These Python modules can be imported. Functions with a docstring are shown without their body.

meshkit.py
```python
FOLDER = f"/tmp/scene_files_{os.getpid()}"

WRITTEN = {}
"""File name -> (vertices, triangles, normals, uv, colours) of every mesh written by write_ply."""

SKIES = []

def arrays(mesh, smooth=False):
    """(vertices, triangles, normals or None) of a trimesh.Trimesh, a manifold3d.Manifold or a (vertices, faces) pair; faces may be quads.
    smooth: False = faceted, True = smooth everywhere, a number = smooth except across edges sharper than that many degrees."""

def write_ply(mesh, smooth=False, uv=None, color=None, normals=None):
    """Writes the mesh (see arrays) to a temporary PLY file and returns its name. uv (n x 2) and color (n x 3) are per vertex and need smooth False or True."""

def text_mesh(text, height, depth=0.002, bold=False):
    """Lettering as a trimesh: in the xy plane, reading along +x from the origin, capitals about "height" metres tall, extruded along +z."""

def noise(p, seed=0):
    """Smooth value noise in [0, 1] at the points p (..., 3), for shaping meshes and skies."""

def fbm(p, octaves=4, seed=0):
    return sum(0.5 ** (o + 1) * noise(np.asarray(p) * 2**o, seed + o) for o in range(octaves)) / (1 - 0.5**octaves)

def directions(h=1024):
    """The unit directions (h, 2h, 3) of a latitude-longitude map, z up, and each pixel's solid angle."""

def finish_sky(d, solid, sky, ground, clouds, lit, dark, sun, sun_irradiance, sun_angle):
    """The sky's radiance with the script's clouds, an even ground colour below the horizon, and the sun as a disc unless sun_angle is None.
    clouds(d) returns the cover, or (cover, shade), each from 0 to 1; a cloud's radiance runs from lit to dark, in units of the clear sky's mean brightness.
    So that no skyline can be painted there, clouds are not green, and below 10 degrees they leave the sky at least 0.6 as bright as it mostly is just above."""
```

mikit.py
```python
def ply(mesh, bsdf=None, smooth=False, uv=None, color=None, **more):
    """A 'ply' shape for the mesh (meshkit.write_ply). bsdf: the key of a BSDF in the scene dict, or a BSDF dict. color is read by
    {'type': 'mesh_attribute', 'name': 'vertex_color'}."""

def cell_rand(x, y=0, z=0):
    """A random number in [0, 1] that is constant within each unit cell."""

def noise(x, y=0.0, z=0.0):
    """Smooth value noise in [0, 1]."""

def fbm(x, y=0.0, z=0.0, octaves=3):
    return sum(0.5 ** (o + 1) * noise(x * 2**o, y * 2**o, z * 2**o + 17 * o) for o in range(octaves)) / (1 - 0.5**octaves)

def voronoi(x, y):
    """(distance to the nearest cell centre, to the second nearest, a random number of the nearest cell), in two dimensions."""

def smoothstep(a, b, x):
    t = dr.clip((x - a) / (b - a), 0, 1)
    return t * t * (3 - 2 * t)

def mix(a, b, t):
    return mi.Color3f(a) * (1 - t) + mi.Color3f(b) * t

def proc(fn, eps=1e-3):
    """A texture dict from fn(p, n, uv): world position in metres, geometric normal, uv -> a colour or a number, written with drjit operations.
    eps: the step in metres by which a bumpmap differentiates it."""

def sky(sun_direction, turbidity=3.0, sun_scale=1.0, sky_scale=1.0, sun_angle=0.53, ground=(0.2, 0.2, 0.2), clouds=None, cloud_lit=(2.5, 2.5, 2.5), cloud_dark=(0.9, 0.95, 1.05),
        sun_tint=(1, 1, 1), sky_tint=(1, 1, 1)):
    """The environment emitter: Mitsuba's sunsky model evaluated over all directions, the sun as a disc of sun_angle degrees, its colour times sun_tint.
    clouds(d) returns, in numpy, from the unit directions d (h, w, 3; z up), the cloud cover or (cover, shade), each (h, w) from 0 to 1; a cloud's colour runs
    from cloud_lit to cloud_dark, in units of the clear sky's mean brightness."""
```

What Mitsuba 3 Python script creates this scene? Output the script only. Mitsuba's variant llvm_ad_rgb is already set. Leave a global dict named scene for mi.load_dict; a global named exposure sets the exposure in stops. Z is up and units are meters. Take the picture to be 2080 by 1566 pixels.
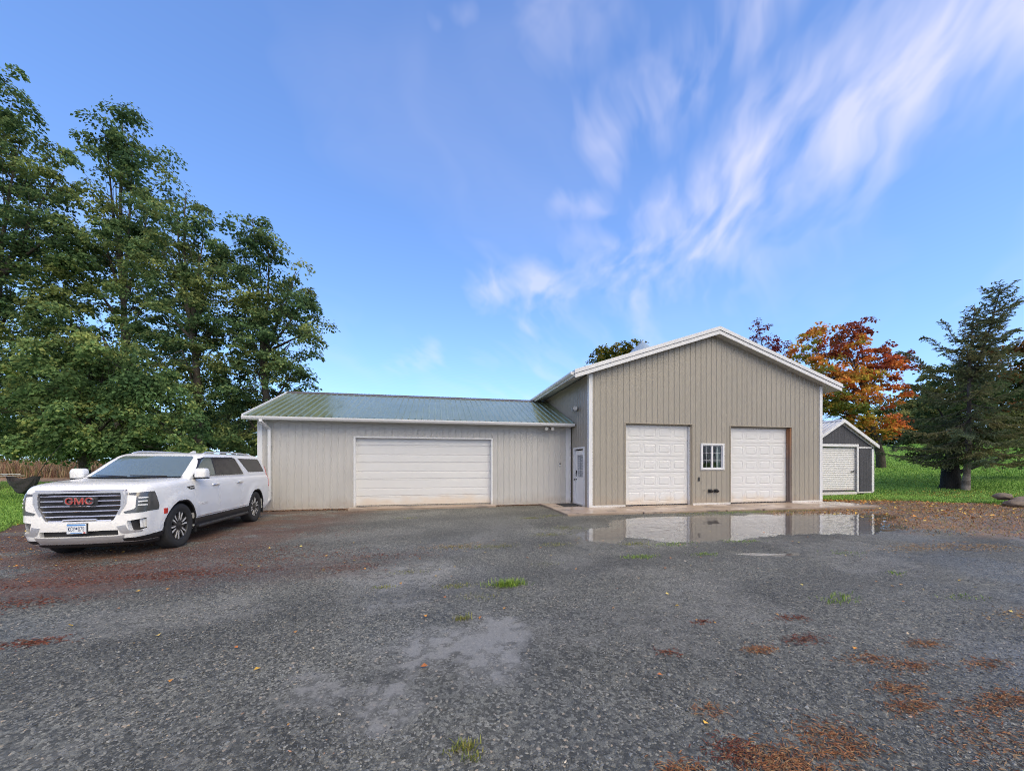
import math, random
import numpy as np, trimesh, manifold3d as m3
import drjit as dr
import mitsuba as mi
import mikit, meshkit
from mikit import proc, noise, fbm, voronoi, cell_rand, smoothstep, mix
from shapely.geometry import Polygon, Point
from scipy.interpolate import PchipInterpolator

T = mi.ScalarTransform4f
scene, labels = {}, {}
rng = np.random.default_rng(7)
V = lambda *a: np.array(a, float)

# ------------------------------------------------------------------ camera, sky, exposure
YAW = 0.2050
EYE = V(0, 0, 1.54)
FWD = V(math.sin(YAW), math.cos(YAW), 0)
scene['camera'] = {'type': 'perspective', 'fov': 2 * math.degrees(math.atan(1040 / 745.1)), 'fov_axis': 'x',
                   'near_clip': 0.05, 'far_clip': 3000.0, 'principal_point_offset_x': 0.0, 'principal_point_offset_y': -0.1031,
                   'to_world': T().look_at(origin=EYE.tolist(), target=(EYE + FWD).tolist(), up=[0, 0, 1])}
exposure = 2.2


def seg_dist(d, a, b):
    a, b = np.asarray(a), np.asarray(b)
    ab = b - a
    t = np.clip(((d - a) @ ab) / (ab @ ab), 0, 1)
    return np.linalg.norm(d - (a + t[..., None] * ab), axis=-1)


def clouds(d):
    """thin wind-drawn cirrus: a few long streaks plus a faint veil all round"""
    up = np.maximum(d[..., 2], 0.05)
    q = np.stack([d[..., 0] / (up + .25), d[..., 1] / (up + .25), 0 * up], -1)
    w = meshkit.fbm(q * 2.2, 4, 5) - .5
    rot = np.stack([q[..., 0] * .8 - q[..., 1] * .6, (q[..., 0] * .6 + q[..., 1] * .8), q[..., 2]], -1)
    fine = meshkit.fbm(np.stack([rot[..., 0] * 9 + w * 3, rot[..., 1] * 3.2 + w * 2.5, 0 * w], -1), 6, 11)
    fine2 = meshkit.fbm(np.stack([rot[..., 0] * 3.5 + w * 1.5, rot[..., 1] * 1.5 + w, 0 * w + 3], -1), 5, 31)
    fine3 = .6 * fine + .4 * meshkit.fbm(np.stack([rot[..., 0] * 30 + w * 6, rot[..., 1] * 9 + w * 6, 0 * w + 7], -1), 5, 17)
    cov = np.zeros(d.shape[:2])
    streaks = [  # polyline of directions, half width, strength
        ([(.755, .289, .589), (.735, .36, .575), (.687, .441, .578), (.631, .519, .576), (.563, .594, .574), (.533, .664, .524), (.525, .716, .46), (.455, .78, .43)], .105, .62),
        ([(.493, .466, .735), (.484, .511, .711), (.458, .559, .691), (.407, .61, .68), (.359, .65, .67)], .065, .85),
        ([(.183, .624, .76), (.264, .597, .758), (.372, .587, .719)], .055, .34),
        ([(.135, .888, .439), (.241, .863, .443), (.305, .866, .396), (.239, .903, .356)], .05, .5),
        ([(.28, .763, .582), (.349, .737, .579)], .028, .4),
        ([(-.103, .962, .253), (-.006, .963, .271)], .03, .4),
        ([(-.004, .64, .768), (.061, .623, .78)], .02, .35),
        ([(.56, .72, .40), (.40, .85, .34), (.2, .95, .2)], .12, .22)]
    warp = d + .075 * np.stack([meshkit.fbm(d * 6, 4, 3) - .5, meshkit.fbm(d * 6, 4, 4) - .5, meshkit.fbm(d * 6, 4, 8) - .5], -1)
    for line, wd, s in streaks:
        dist = np.min([seg_dist(warp, a, b) for a, b in zip(line[:-1], line[1:])], 0)
        body = np.exp(-(dist / wd) ** 2)
        edge = np.exp(-(dist / (wd * 2.2)) ** 2)
        cov = np.maximum(cov, s * np.clip(body * np.clip((fine3 - .24) * 1.6, 0, 1.) + edge * .9 * np.clip(fine - .46, 0, 1) * 1.6, 0, 1))
    veil = .10 + .30 * np.clip((fine2 - .5) * 2.6, 0, 1) * (.4 + fine)
    # towards the back the cirrus thickens evenly into the high overcast that lights the yard so softly
    away = np.clip((.55 - d @ (FWD * .94 + V(0, 0, .34))) / .9, 0, 1)
    deck = .62 * away * away * (3 - 2 * away) * (.88 + .24 * fine2)
    return np.clip(np.maximum(cov, veil * .35) * (1 - deck) + deck, 0, 1)


SUN = V(0.24, -0.64, 0.68)
scene['sky'] = mikit.sky(SUN.tolist(), turbidity=3, sky_scale=1.72, sun_scale=0.41, sun_angle=50, sky_tint=(0.82, 0.95, 1.15), sun_tint=(1.05, 1.06, 0.92),
                         clouds=clouds, cloud_lit=(1.50, 1.44, 1.66), cloud_dark=(.9, .95, 1.05), ground=(.1, .1, .1))

# ------------------------------------------------------------------ helpers
used = set()


def numbered(k):
    if k not in used:
        used.add(k)
        return k
    i = 1
    while f'{k}_{i:03d}' in used:
        i += 1
    used.add(f'{k}_{i:03d}')
    return f'{k}_{i:03d}'


def thing(name, label, category, group=None):
    k = numbered(name)
    labels[k] = {'label': label, 'category': category}
    if group:
        labels[k]['group'] = group
    return k


def obj(name, mesh, mat, parent=None, smooth=False, color=None, label=None, category=None, group=None, kind=None):
    k = numbered(f'{parent}__{name}' if parent else name)
    if isinstance(mesh, list):
        mesh = trimesh.util.concatenate(mesh)
    scene[k] = mikit.ply(mesh, mat, smooth=smooth, color=color)
    lab = {a: b for a, b in dict(label=label, category=category, group=group, kind=kind).items() if b}
    if lab:
        labels[k] = lab
    return k


def objs(name, meshes, *a, **k):
    for m in meshes:
        obj(name, m, *a, **k)


def TM(v, f):
    return trimesh.Trimesh(np.asarray(v, float), np.asarray(f, int), process=False)


def box(x0, x1, y0, y1, z0, z1):
    m = trimesh.creation.box((x1 - x0, y1 - y0, z1 - z0))
    m.apply_translation(((x0 + x1) / 2, (y0 + y1) / 2, (z0 + z1) / 2))
    return m


def cbox(x0, x1, y0, y1, z0, z1, c=.006):
    """box with chamfered edges"""
    c = min(c, (x1 - x0) * .4, (y1 - y0) * .4, (z1 - z0) * .4)
    p = []
    for sx in (0, 1):
        for sy in (0, 1):
            for sz in (0, 1):
                o = V((x0, x1)[sx], (y0, y1)[sy], (z0, z1)[sz])
                d = V(1 - 2 * sx, 1 - 2 * sy, 1 - 2 * sz) * c
                for k in range(3):
                    e = d.copy()
                    e[k] = 0
                    p.append(o + e)
    return trimesh.convex.convex_hull(np.array(p))


def tube(pts, radii, sides=6, caps=True):
    p = np.asarray(pts, float)
    n = len(p)
    radii = np.broadcast_to(np.asarray(radii, float), (n,))
    t = np.gradient(p, axis=0)
    t /= np.linalg.norm(t, axis=1, keepdims=True) + 1e-12
    ref = V(0, 0, 1) if abs(t[:, 2]).mean() < .85 else V(1, 0, 0)
    a = np.cross(t, ref)
    a /= np.linalg.norm(a, axis=1, keepdims=True) + 1e-12
    b = np.cross(t, a)
    an = np.arange(sides) * 2 * np.pi / sides
    v = (p[:, None] + radii[:, None, None] * (np.cos(an)[None, :, None] * a[:, None] + np.sin(an)[None, :, None] * b[:, None])).reshape(-1, 3)
    i, j = np.meshgrid(np.arange(n - 1), np.arange(sides), indexing='ij')
    q = np.stack([i * sides + j, i * sides + (j + 1) % sides, (i + 1) * sides + (j + 1) % sides, (i + 1) * sides + j], -1).reshape(-1, 4)
    f = np.vstack([q[:, [0, 2, 1]], q[:, [0, 3, 2]]])
    if caps:
        k = len(v)
        v = np.vstack([v, p[:1], p[-1:]])
        r = np.arange(sides)
        f = np.vstack([f, np.stack([np.full(sides, k), r, (r + 1) % sides], 1), np.stack([np.full(sides, k + 1), (n - 1) * sides + (r + 1) % sides, (n - 1) * sides + r], 1)])
    return TM(v, f[:, ::-1])


def extr(poly, lo, hi, axis):
    """polygon extruded along an axis: 'y' -> polygon in (x, z); 'x' -> (y, z); 'z' -> (x, y)"""
    poly = poly if hasattr(poly, 'geom_type') else Polygon(poly)
    m = trimesh.util.concatenate([trimesh.creation.extrude_polygon(g, hi - lo, engine='earcut') for g in getattr(poly, 'geoms', [poly])])
    v = np.array(m.vertices)
    v[:, 2] += lo
    if axis == 'y':
        v = v[:, [0, 2, 1]]
    elif axis == 'x':
        v = v[:, [2, 0, 1]]
    m2 = TM(v, m.faces if axis != 'y' else m.faces[:, ::-1])
    return m2


def fan_quads(P):
    """P (n, m, 3) grid -> mesh"""
    n, m = P.shape[:2]
    i, j = np.meshgrid(np.arange(n - 1), np.arange(m - 1), indexing='ij')
    a = i * m + j
    q = np.stack([a, a + 1, a + m + 1, a + m], -1).reshape(-1, 4)
    return TM(P.reshape(-1, 3), np.vstack([q[:, [0, 1, 2]], q[:, [0, 2, 3]]]))


def strip(O, U, W, N, prof, lo, hi):
    """ribbed sheet: prof = [(u, height)], from lo(u) to hi(u) along W"""
    O, U, W, N = map(np.asarray, (O, U, W, N))
    u = np.array([p[0] for p in prof])
    h = np.array([p[1] for p in prof])
    a = O + u[:, None] * U + h[:, None] * N
    P = np.stack([a + np.array([lo(x) for x in u])[:, None] * W, a + np.array([hi(x) for x in u])[:, None] * W])
    return fan_quads(P[::-1] if np.dot(np.cross(U, W), N) > 0 else P)


def siding(parent, O, U, W, N, u0, u1, lo, hi, mat, holes=(), pitch=.2286, name='siding_panel', ribh=.019, ribw=.055, phase=0., lap=4):
    """one mesh per rib-to-rib strip; holes = (ua, ub, wa, wb)"""
    k0 = math.floor((u0 - phase) / pitch)
    k1 = math.ceil((u1 - phase) / pitch)
    r = ribw / 2
    cuts = sorted({h[0] for h in holes} | {h[1] for h in holes})
    for k in range(k0, k1):
        c = phase + k * pitch
        prof = [(c, 0.), (c + pitch / 2 - r, 0.), (c + pitch / 2 - r * .45, ribh), (c + pitch / 2 + r * .45, ribh), (c + pitch / 2 + r, 0.), (c + pitch * .999, 0.)]
        if k % lap == 0:   # sheet lap: a small step
            prof[0] = (c, .002)
            prof.insert(1, (c + .012, .0005))
        us, hs = np.array([p[0] for p in prof]), np.array([p[1] for p in prof])
        a, b = max(c, u0), min(c + pitch * .999, u1)
        if b - a < .004:
            continue
        edges = [a] + [x for x in cuts if a + 1e-4 < x < b - 1e-4] + [b]
        parts = []
        for ea, eb in zip(edges[:-1], edges[1:]):
            uu = [ea] + [x for x in us if ea + 1e-5 < x < eb - 1e-5] + [eb]
            pp = [(x, float(np.interp(x, us, hs))) for x in uu]
            mid = (ea + eb) / 2
            blk = sorted((h[2], h[3]) for h in holes if h[0] <= mid <= h[1])
            cur = lo
            for wa, wb in blk:
                if wa > cur(mid) + .01:
                    parts.append(strip(O, U, W, N, pp, cur, lambda x, wa=wa: wa))
                cur = (lambda x, wb=wb: wb)
            if hi(mid) > cur(mid) + .01:
                parts.append(strip(O, U, W, N, pp, cur, hi))
        for q in parts:
            obj(name, q, mat, parent)


def chevron(cx, xl, xr, zap, sl, th, y0, y1):
    """two-slope board: apex height zap at cx, slope sl, vertical thickness th"""
    zl, zr = zap - sl * (cx - xl), zap - sl * (xr - cx)
    return extr([(xl, zl), (xl, zl - th), (cx, zap - th), (xr, zr - th), (xr, zr), (cx, zap)], y0, y1, 'y')


# ------------------------------------------------------------------ materials
def rgbv(c):
    return {'type': 'rgb', 'value': [float(x) for x in c]}


def mat(name, base, rough=.5, metal=0., spec=.5, coat=0., coat_rough=.05, two=True, **k):
    d = {'type': 'principled', 'base_color': base if isinstance(base, dict) else rgbv(base), 'roughness': rough if isinstance(rough, dict) else float(rough),
         'metallic': float(metal), 'specular': float(spec), **k}
    if coat:
        d.update(clearcoat=float(coat), clearcoat_gloss=1 - float(coat_rough))
    scene['mat_' + name] = {'type': 'twosided', 'b': d} if two else d
    return 'mat_' + name


VC = {'type': 'mesh_attribute', 'name': 'vertex_color'}


def weathered(base, dirt, z0, h, amt, streak=6., tone=.10):
    """paint that is splashed with dirt at its foot, with faint rain streaks and blotches"""
    def fn(p, n, uv):
        a = p.x + p.y
        low = smoothstep(z0 + h, z0, p.z + (fbm(a * 3, p.z * 5) - .5) * h * .9)
        st = fbm(a * streak * 3, p.z * .5, 3.) - .5
        bl = fbm(a * 1.1, p.z * .9, 9.) - .5
        c = mi.Color3f(base) * (1 + tone * .5 * st + tone * bl)
        speck = smoothstep(.74, .82, noise(a * 42, p.z * 42)) * .25
        return mix(c, dirt, dr.clip(low * amt + speck * (.25 + low) * amt, 0, 1))
    return proc(fn)


M_TALL = mat('siding_tall', weathered((.283, .258, .214), (.31, .24, .17), 0., .5, .55), .42)
M_WING = mat('siding_wing', weathered((.420, .410, .390), (.33, .27, .21), 0., .45, .45), .42)
M_DOOR = mat('overhead_door_white', weathered((.58, .58, .575), (.55, .42, .28), 0.05, .42, .55, tone=.05), .38)
M_WHITE = mat('white_trim', weathered((.60, .605, .615), (.48, .40, .30), 0., .25, .5, tone=.05), .35)
M_SOFFIT = mat('soffit_white', (.45, .46, .44), .5)
M_TANTRIM = mat('tan_trim', (.30, .262, .208), .4)
M_DARK = mat('dark_interior', (.02, .02, .022), .8)
M_BLACK = mat('black_plastic', (.018, .018, .02), .42)
M_RIDGE = mat('ridge_cap', (.10, .09, .09), .4)
M_GALV = mat('galvanised', (.28, .28, .275), .45, metal=.5)


def roof_col(p, n, uv):
    b = fbm(p.x * 1.3, p.y * 1.3, 2.)
    return mix((.21, .245, .135), (.26, .30, .18), b)


def roof_rough(p, n, uv):
    return .10 + .16 * smoothstep(.35, .75, fbm(p.x * 7, p.y * 7, 5.))


M_ROOF = mat('green_metal_roof', proc(roof_col), proc(roof_rough), coat=1., coat_rough=.06)
scene[M_ROOF]['b'].pop('specular')
scene[M_ROOF]['b']['eta'] = 2.3
scene[M_ROOF]['b']['metallic'] = .5
M_ROOFW = mat('white_metal_roof', weathered((.50, .50, .49), (.3, .22, .15), 3.2, .4, .3), .35)


def jamb_col(p, n, uv):
    g = fbm(p.x * 40, p.y * 40, p.z * 2.5)
    hi_ = smoothstep(1.4, 3.1, p.z + (fbm(p.x * 9, p.z * 3, 1.) - .5))
    return mix(mix((.12, .085, .07), (.20, .16, .14), g), mix((.22, .09, .035), (.30, .15, .08), g), hi_)


M_JAMB = mat('weathered_wood_jamb', proc(jamb_col), .7)


def conc_col(p, n, uv):
    a = fbm(p.x * 1.1, p.y * 1.4, 4.)
    b = fbm(p.x * 14, p.y * 14, 1.)
    c = mix((.22, .16, .115), (.33, .26, .20), a * .7 + b * .3)
    return mix(c, (.16, .13, .11), smoothstep(.55, .75, fbm(p.x * 2.3, p.y * 3.1, 8.)))


def conc_rough(p, n, uv):
    return .10 + .32 * smoothstep(.35, .65, fbm(p.x * 1.7, p.y * 2.2, 12.))


M_CONC = mat('wet_concrete', proc(conc_col), proc(conc_rough), spec=.6)
M_GLASS = 'mat_window_glass'
scene[M_GLASS] = {'type': 'thindielectric', 'int_ior': 1.32}
M_WATER = 'mat_puddle_water'
scene[M_WATER] = {'type': 'thindielectric', 'int_ior': 1.17}


def shed_col(p, n, uv):
    g = fbm((p.x + p.y) * 30, p.z * 1.3, 2.)
    return mix((.030, .030, .037), (.068, .068, .078), g)


M_SHED = mat('shed_grey_siding', proc(shed_col), .6)


def bark_col(p, n, uv):
    g = fbm((p.x - p.y) * 14, p.z * 4, p.y * 9)
    return mix((.035, .03, .026), (.12, .105, .09), g)


M_BARK = mat('bark', proc(bark_col), .9, spec=.2)
M_LEAF = 'mat_leaf'
scene[M_LEAF] = {'type': 'principledthin', 'base_color': VC, 'roughness': .45, 'diff_trans': .7, 'spec_trans': 0.0, 'eta': 1.4}
M_VC = mat('painted_by_vertex', VC, .7, spec=.35)
M_STONE = mat('wet_gravel_stone', VC, .38, spec=.5)

# ------------------------------------------------------------------ ground
PUDDLE = Polygon([(2.75, 7.05), (3.1, 8.0), (3.6, 8.6), (4.4, 8.9), (5.1, 9.7), (6.07, 10.15), (7.6, 10.2), (9.2, 10.0), (11.2, 9.95), (13.2, 9.75), (14.4, 9.3), (14.1, 8.5), (12.4, 7.9), (11.3, 7.1), (9.9, 6.75), (8.0, 6.75), (6.3, 6.65), (5.0, 6.75), (4.2, 7.15), (3.6, 6.95)])
SLIVER = Polygon([(5.2, 5.62), (5.5, 5.72), (6.1, 5.5), (6.5, 5.5), (6.3, 5.3), (5.8, 5.35)])
WATER_Z = -.055


def poly_sd(poly, x, y):
    """signed distance, negative inside"""
    p = np.array(poly.exterior.coords)
    a, b = p[:-1], p[1:]
    q = np.stack([x, y], -1)[..., None, :]
    ab = b - a
    t = np.clip(((q - a) * ab).sum(-1) / (ab * ab).sum(-1), 0, 1)
    d = np.linalg.norm(q - (a + t[..., None] * ab), axis=-1).min(-1)
    yy, xx = y[..., None], x[..., None]
    c = (a[:, 1] > yy) != (b[:, 1] > yy)
    xi = a[:, 0] + (yy - a[:, 1]) / np.where(b[:, 1] == a[:, 1], 1e-9, b[:, 1] - a[:, 1]) * ab[:, 0]
    ins = (c & (xx < xi)).sum(-1) % 2 == 1
    return np.where(ins, -d, d)


def nz(x, y, s, oct_=3, seed=0):
    return meshkit.fbm(np.stack([x * s, y * s, 0 * x + seed * 3.7], -1), oct_, seed) - .5


def ground_z(x, y):
    x, y = np.asarray(x, float), np.asarray(y, float)
    sh = x.shape
    x, y = x.ravel(), y.ravel()
    near = (x > -16) & (x < 26) & (y > -3) & (y < 18)
    z = -.035 + .05 * nz(x, y, .35, 3, 1)
    # shallow wheel ruts that sweep across the yard
    c = y - .28 * x + 1.2 * nz(x, y, .25, 2, 6)
    z = z + np.where(near, .010 * np.sin(c * 3.1) * (.5 + nz(x, y, .3, 2, 9)), 0)
    z = z + np.where(near, .020 * nz(x, y, 3.0, 3, 2) + .010 * nz(x, y, 13., 2, 3), 0)
    if near.any():
        xs, ys = x[near], y[near]
        sd = poly_sd(PUDDLE, xs, ys) + .85 * nz(xs, ys, 1.7, 4, 4)
        w = np.clip((.35 - sd) / .9, 0, 1)
        zp = -.083 + .042 * nz(xs, ys, 2.6, 4, 5)
        z[near] = z[near] * (1 - w) + zp * w
        s2 = poly_sd(SLIVER, xs, ys) + .10 * nz(xs, ys, 5, 3, 4)
        w = np.clip((.06 - s2) / .14, 0, 1)
        z[near] = z[near] * (1 - w) + (-.075) * w
        # the gravel meets walls and slab a little below them
        b = np.clip((ys - 10.0) / .6, 0, 1) * np.clip((xs - 3.) / .8, 0, 1) * np.clip((16.6 - xs) / .8, 0, 1)
        z[near] = z[near] * (1 - b * .8) + (-.035) * b * .8
    s = .85 * x + .52 * y
    t = np.clip(s - 27.5, 0, None)
    rise = np.where(x > 12, .115 * t * t / (t + 4), 0)
    rise = rise * np.clip((x - 14) / 6, 0, 1)
    rise = np.minimum(rise, 4.05 + .25 * nz(x, y, .05, 2, 8))
    z = z + rise
    d = np.clip(y - x * .3 - 30, 0, 80)
    z = z + np.where(x < 12, .022 * d * np.clip((12 - x) / 10, 0, 1), 0)
    return z.reshape(sh)


LAWN_R = Polygon([(15.9, 13.7), (18.2, 13.2), (20.2, 12.4), (21.9, 10.9), (22.9, 9.2), (24.2, 7.4), (60, 0), (400, 0), (400, 400), (15.9, 400)])
LAWN_L = Polygon([(-9.2, 9.2), (-10.4, 11.0), (-11.3, 12.6), (-11.2, 14.2), (-9.6, 15.2), (-6.2, 15.4), (-6.2, 400), (-400, 400), (-400, -20), (-30, -2), (-14, 5)])


def lawn_sd(x, y):
    return np.minimum(poly_sd(LAWN_R, x, y), poly_sd(LAWN_L, x, y))


def near_mask(p, x, y, r):
    return smoothstep(r, r * .25, dr.sqrt(dr.square(p.x - x) + dr.square(p.y - y)) + (fbm(p.x * 3, p.y * 3) - .5) * r * 1.2)


def gravel_parts(p):
    x = p.x + .03 * noise(p.x * 9, p.y * 9)
    f1, s1, r1 = voronoi(p.x * 62, p.y * 62)
    f2, s2, r2 = voronoi(p.x * 27 + 40, p.y * 27)
    return f1, s1, r1, f2, s2, r2


def silt(p):
    """fine pale crusher dust that has washed into shallow hollows"""
    big = fbm(p.x * .9 + 3, p.y * .9, 1.)
    a = smoothstep(.52, .72, big + .28 * (fbm(p.x * 6, p.y * 6, 4.) - .5))
    b = near_mask(p, .55, 3.45, .42) + near_mask(p, -.1, 3.1, .5) + near_mask(p, -.25, 2.55, .35) + near_mask(p, -.8, 2.8, .3) + near_mask(p, .35, 2.8, .45) + near_mask(p, .45, 3.15, .45) + near_mask(p, -.5, 5.2, 1.1) * .7
    brk = smoothstep(.38, .62, fbm(p.x * 11, p.y * 11, 2.))
    return dr.clip((a * .38 + b * 1.0) * (.35 + .65 * brk), 0, 1)


def red_litter(p):
    n1 = fbm(p.x * .8, p.y * 2.4, 7.)
    n2 = fbm(p.x * 4, p.y * 9, 5.)
    car = smoothstep(-2.2, -4.6, p.x - .25 * (p.y - 7)) * smoothstep(4.9, 6.6, p.y)
    line = smoothstep(1.1, .2, dr.abs(p.y - 6.25 - .1 * p.x)) * smoothstep(.6, -1.6, p.x)
    m = dr.clip(car * .85 + line * .45, 0, 1)
    return dr.clip(m * smoothstep(.36, .60, .55 * n1 + .45 * n2 + m * .12), 0, 1), n2


def straw_zone(p):
    """dead leaves and straw along the lawn edge on the right"""
    d1 = smoothstep(12.1, 13.9, p.x * .8 + p.y * .6 + (fbm(p.x * 1.4, p.y * 1.4, 2.) - .5) * 2.2)
    d1 = d1 * smoothstep(9.8, 11.2, p.x)
    return d1


def ground_col(p, n, uv):
    f1, s1, r1, f2, s2, r2 = gravel_parts(p)
    tone = fbm(p.x * 1.3, p.y * 1.3, 3.)
    c1 = mix((.035, .0345, .028), (.168, .164, .140), r1 * r1)
    c2 = mix((.039, .039, .032), (.152, .150, .127), r2)
    c = mix(c1, c2, smoothstep(.45, .75, noise(p.x * 30, p.y * 30)) * .7)
    c = c * 1.45 * (.72 + .55 * tone) * (.55 + .45 * smoothstep(.0, .25, s1 - f1))
    tan = smoothstep(.985, .99, r1)
    c = mix(c, (.36, .29, .21), tan * .8)
    trk = dr.sin((p.y - .28 * p.x + 1.2 * (fbm(p.x * .25, p.y * .25, 8.) - .5)) * 3.1)
    c = c * (1 - .16 * smoothstep(.1, .9, trk) + .06 * smoothstep(-.2, -.9, trk))
    c = mix(c, mi.Color3f(.235, .225, .20) * (.85 + .3 * noise(p.x * 120, p.y * 120)), silt(p) * .75)
    red, q = red_litter(p)
    c = mix(c, mix((.055, .028, .018), (.12, .048, .026), q) * (.6 + .8 * noise(p.x * 70, p.y * 45)), red * .82)
    st = straw_zone(p)
    c = mix(c, mix((.17, .092, .045), (.32, .165, .07), fbm(p.x * 5, p.y * 5, 9.)) * (.5 + noise(p.x * 60, p.y * 60)), st * smoothstep(.25, .6, fbm(p.x * 1.2, p.y * 4.5, 6.) + st * .06) * .52)
    # brown silt under the puddle
    c = mix(c, (.10, .085, .07), smoothstep(-.062, -.078, p.z) * .8)
    return c


def ground_rough(p, n, uv):
    wet = smoothstep(.45, .7, fbm(p.x * .7, p.y * .7, 21.))
    return dr.clip(.62 - .22 * wet - .10 * silt(p), .2, .9)


def ground_bump(p, n, uv):
    f1, s1, r1, f2, s2, r2 = gravel_parts(p)
    k = 1 - .75 * silt(p)
    return ((1 - f1) * .006 * (.4 + r1) + (1 - f2) * .007 * r2) * k


scene['mat_ground'] = {'type': 'twosided', 'b': {'type': 'bumpmap', 't': proc(ground_bump, 2e-3), 'scale': 1.0,
                       'b': {'type': 'principled', 'base_color': proc(ground_col), 'roughness': proc(ground_rough), 'specular': .5}}}


def lawn_col(p, n, uv):
    b = fbm(p.x * .35, p.y * .35, 2.)
    f = noise(p.x * 25, p.y * 25)
    c = mix((.14, .27, .05), (.21, .37, .075), b) * (.6 + .6 * f)
    far = smoothstep(26, 40, p.y - .3 * p.x) * smoothstep(10, 0, p.x)
    c = mix(c, mix((.20, .12, .07), (.26, .17, .09), b), far)
    return c


M_LAWN = mat('lawn', proc(lawn_col), .8, spec=.2)


def grid_mesh(xs, ys, keep=None):
    X, Y = np.meshgrid(xs, ys)
    Z = ground_z(X, Y)
    P = np.stack([X, Y, Z], -1)
    n, m = X.shape
    i, j = np.meshgrid(np.arange(n - 1), np.arange(m - 1), indexing='ij')
    a = (i * m + j).ravel()
    q = np.stack([a, a + 1, a + m + 1, a + m], -1)
    v = P.reshape(-1, 3)
    return v, q


def tri(v, q):
    f = np.vstack([q[:, [0, 1, 2]], q[:, [0, 2, 3]]])
    uniq, inv = np.unique(f, return_inverse=True)
    return TM(v[uniq], inv.reshape(f.shape))


gx = np.concatenate([-np.geomspace(800, 17, 26), np.arange(-16, -6, .2), np.arange(-6, 9, .06), np.arange(9, 26, .10), np.geomspace(26.2, 900, 40)])
gy = np.concatenate([-np.geomspace(500, 3.2, 14), np.arange(-3, .6, .3), np.arange(.6, 4, .05), np.arange(4, 11.5, .07), np.arange(11.5, 18, .16), np.geomspace(18.2, 900, 46)])
gv, gq = grid_mesh(gx, gy)
gc = gv[gq].mean(1)
near = (np.abs(gc[:, 0]) < 90) & (gc[:, 1] > -40) & (gc[:, 1] < 90)
sd = np.full(len(gc), 1.)
sd[near] = lawn_sd(gc[near, 0], gc[near, 1]) + .5 * nz(gc[near, 0], gc[near, 1], 1.1, 3, 12)
far_lawn = ~near & ((gc[:, 1] > 16) | (np.abs(gc[:, 0]) > 40))
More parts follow.
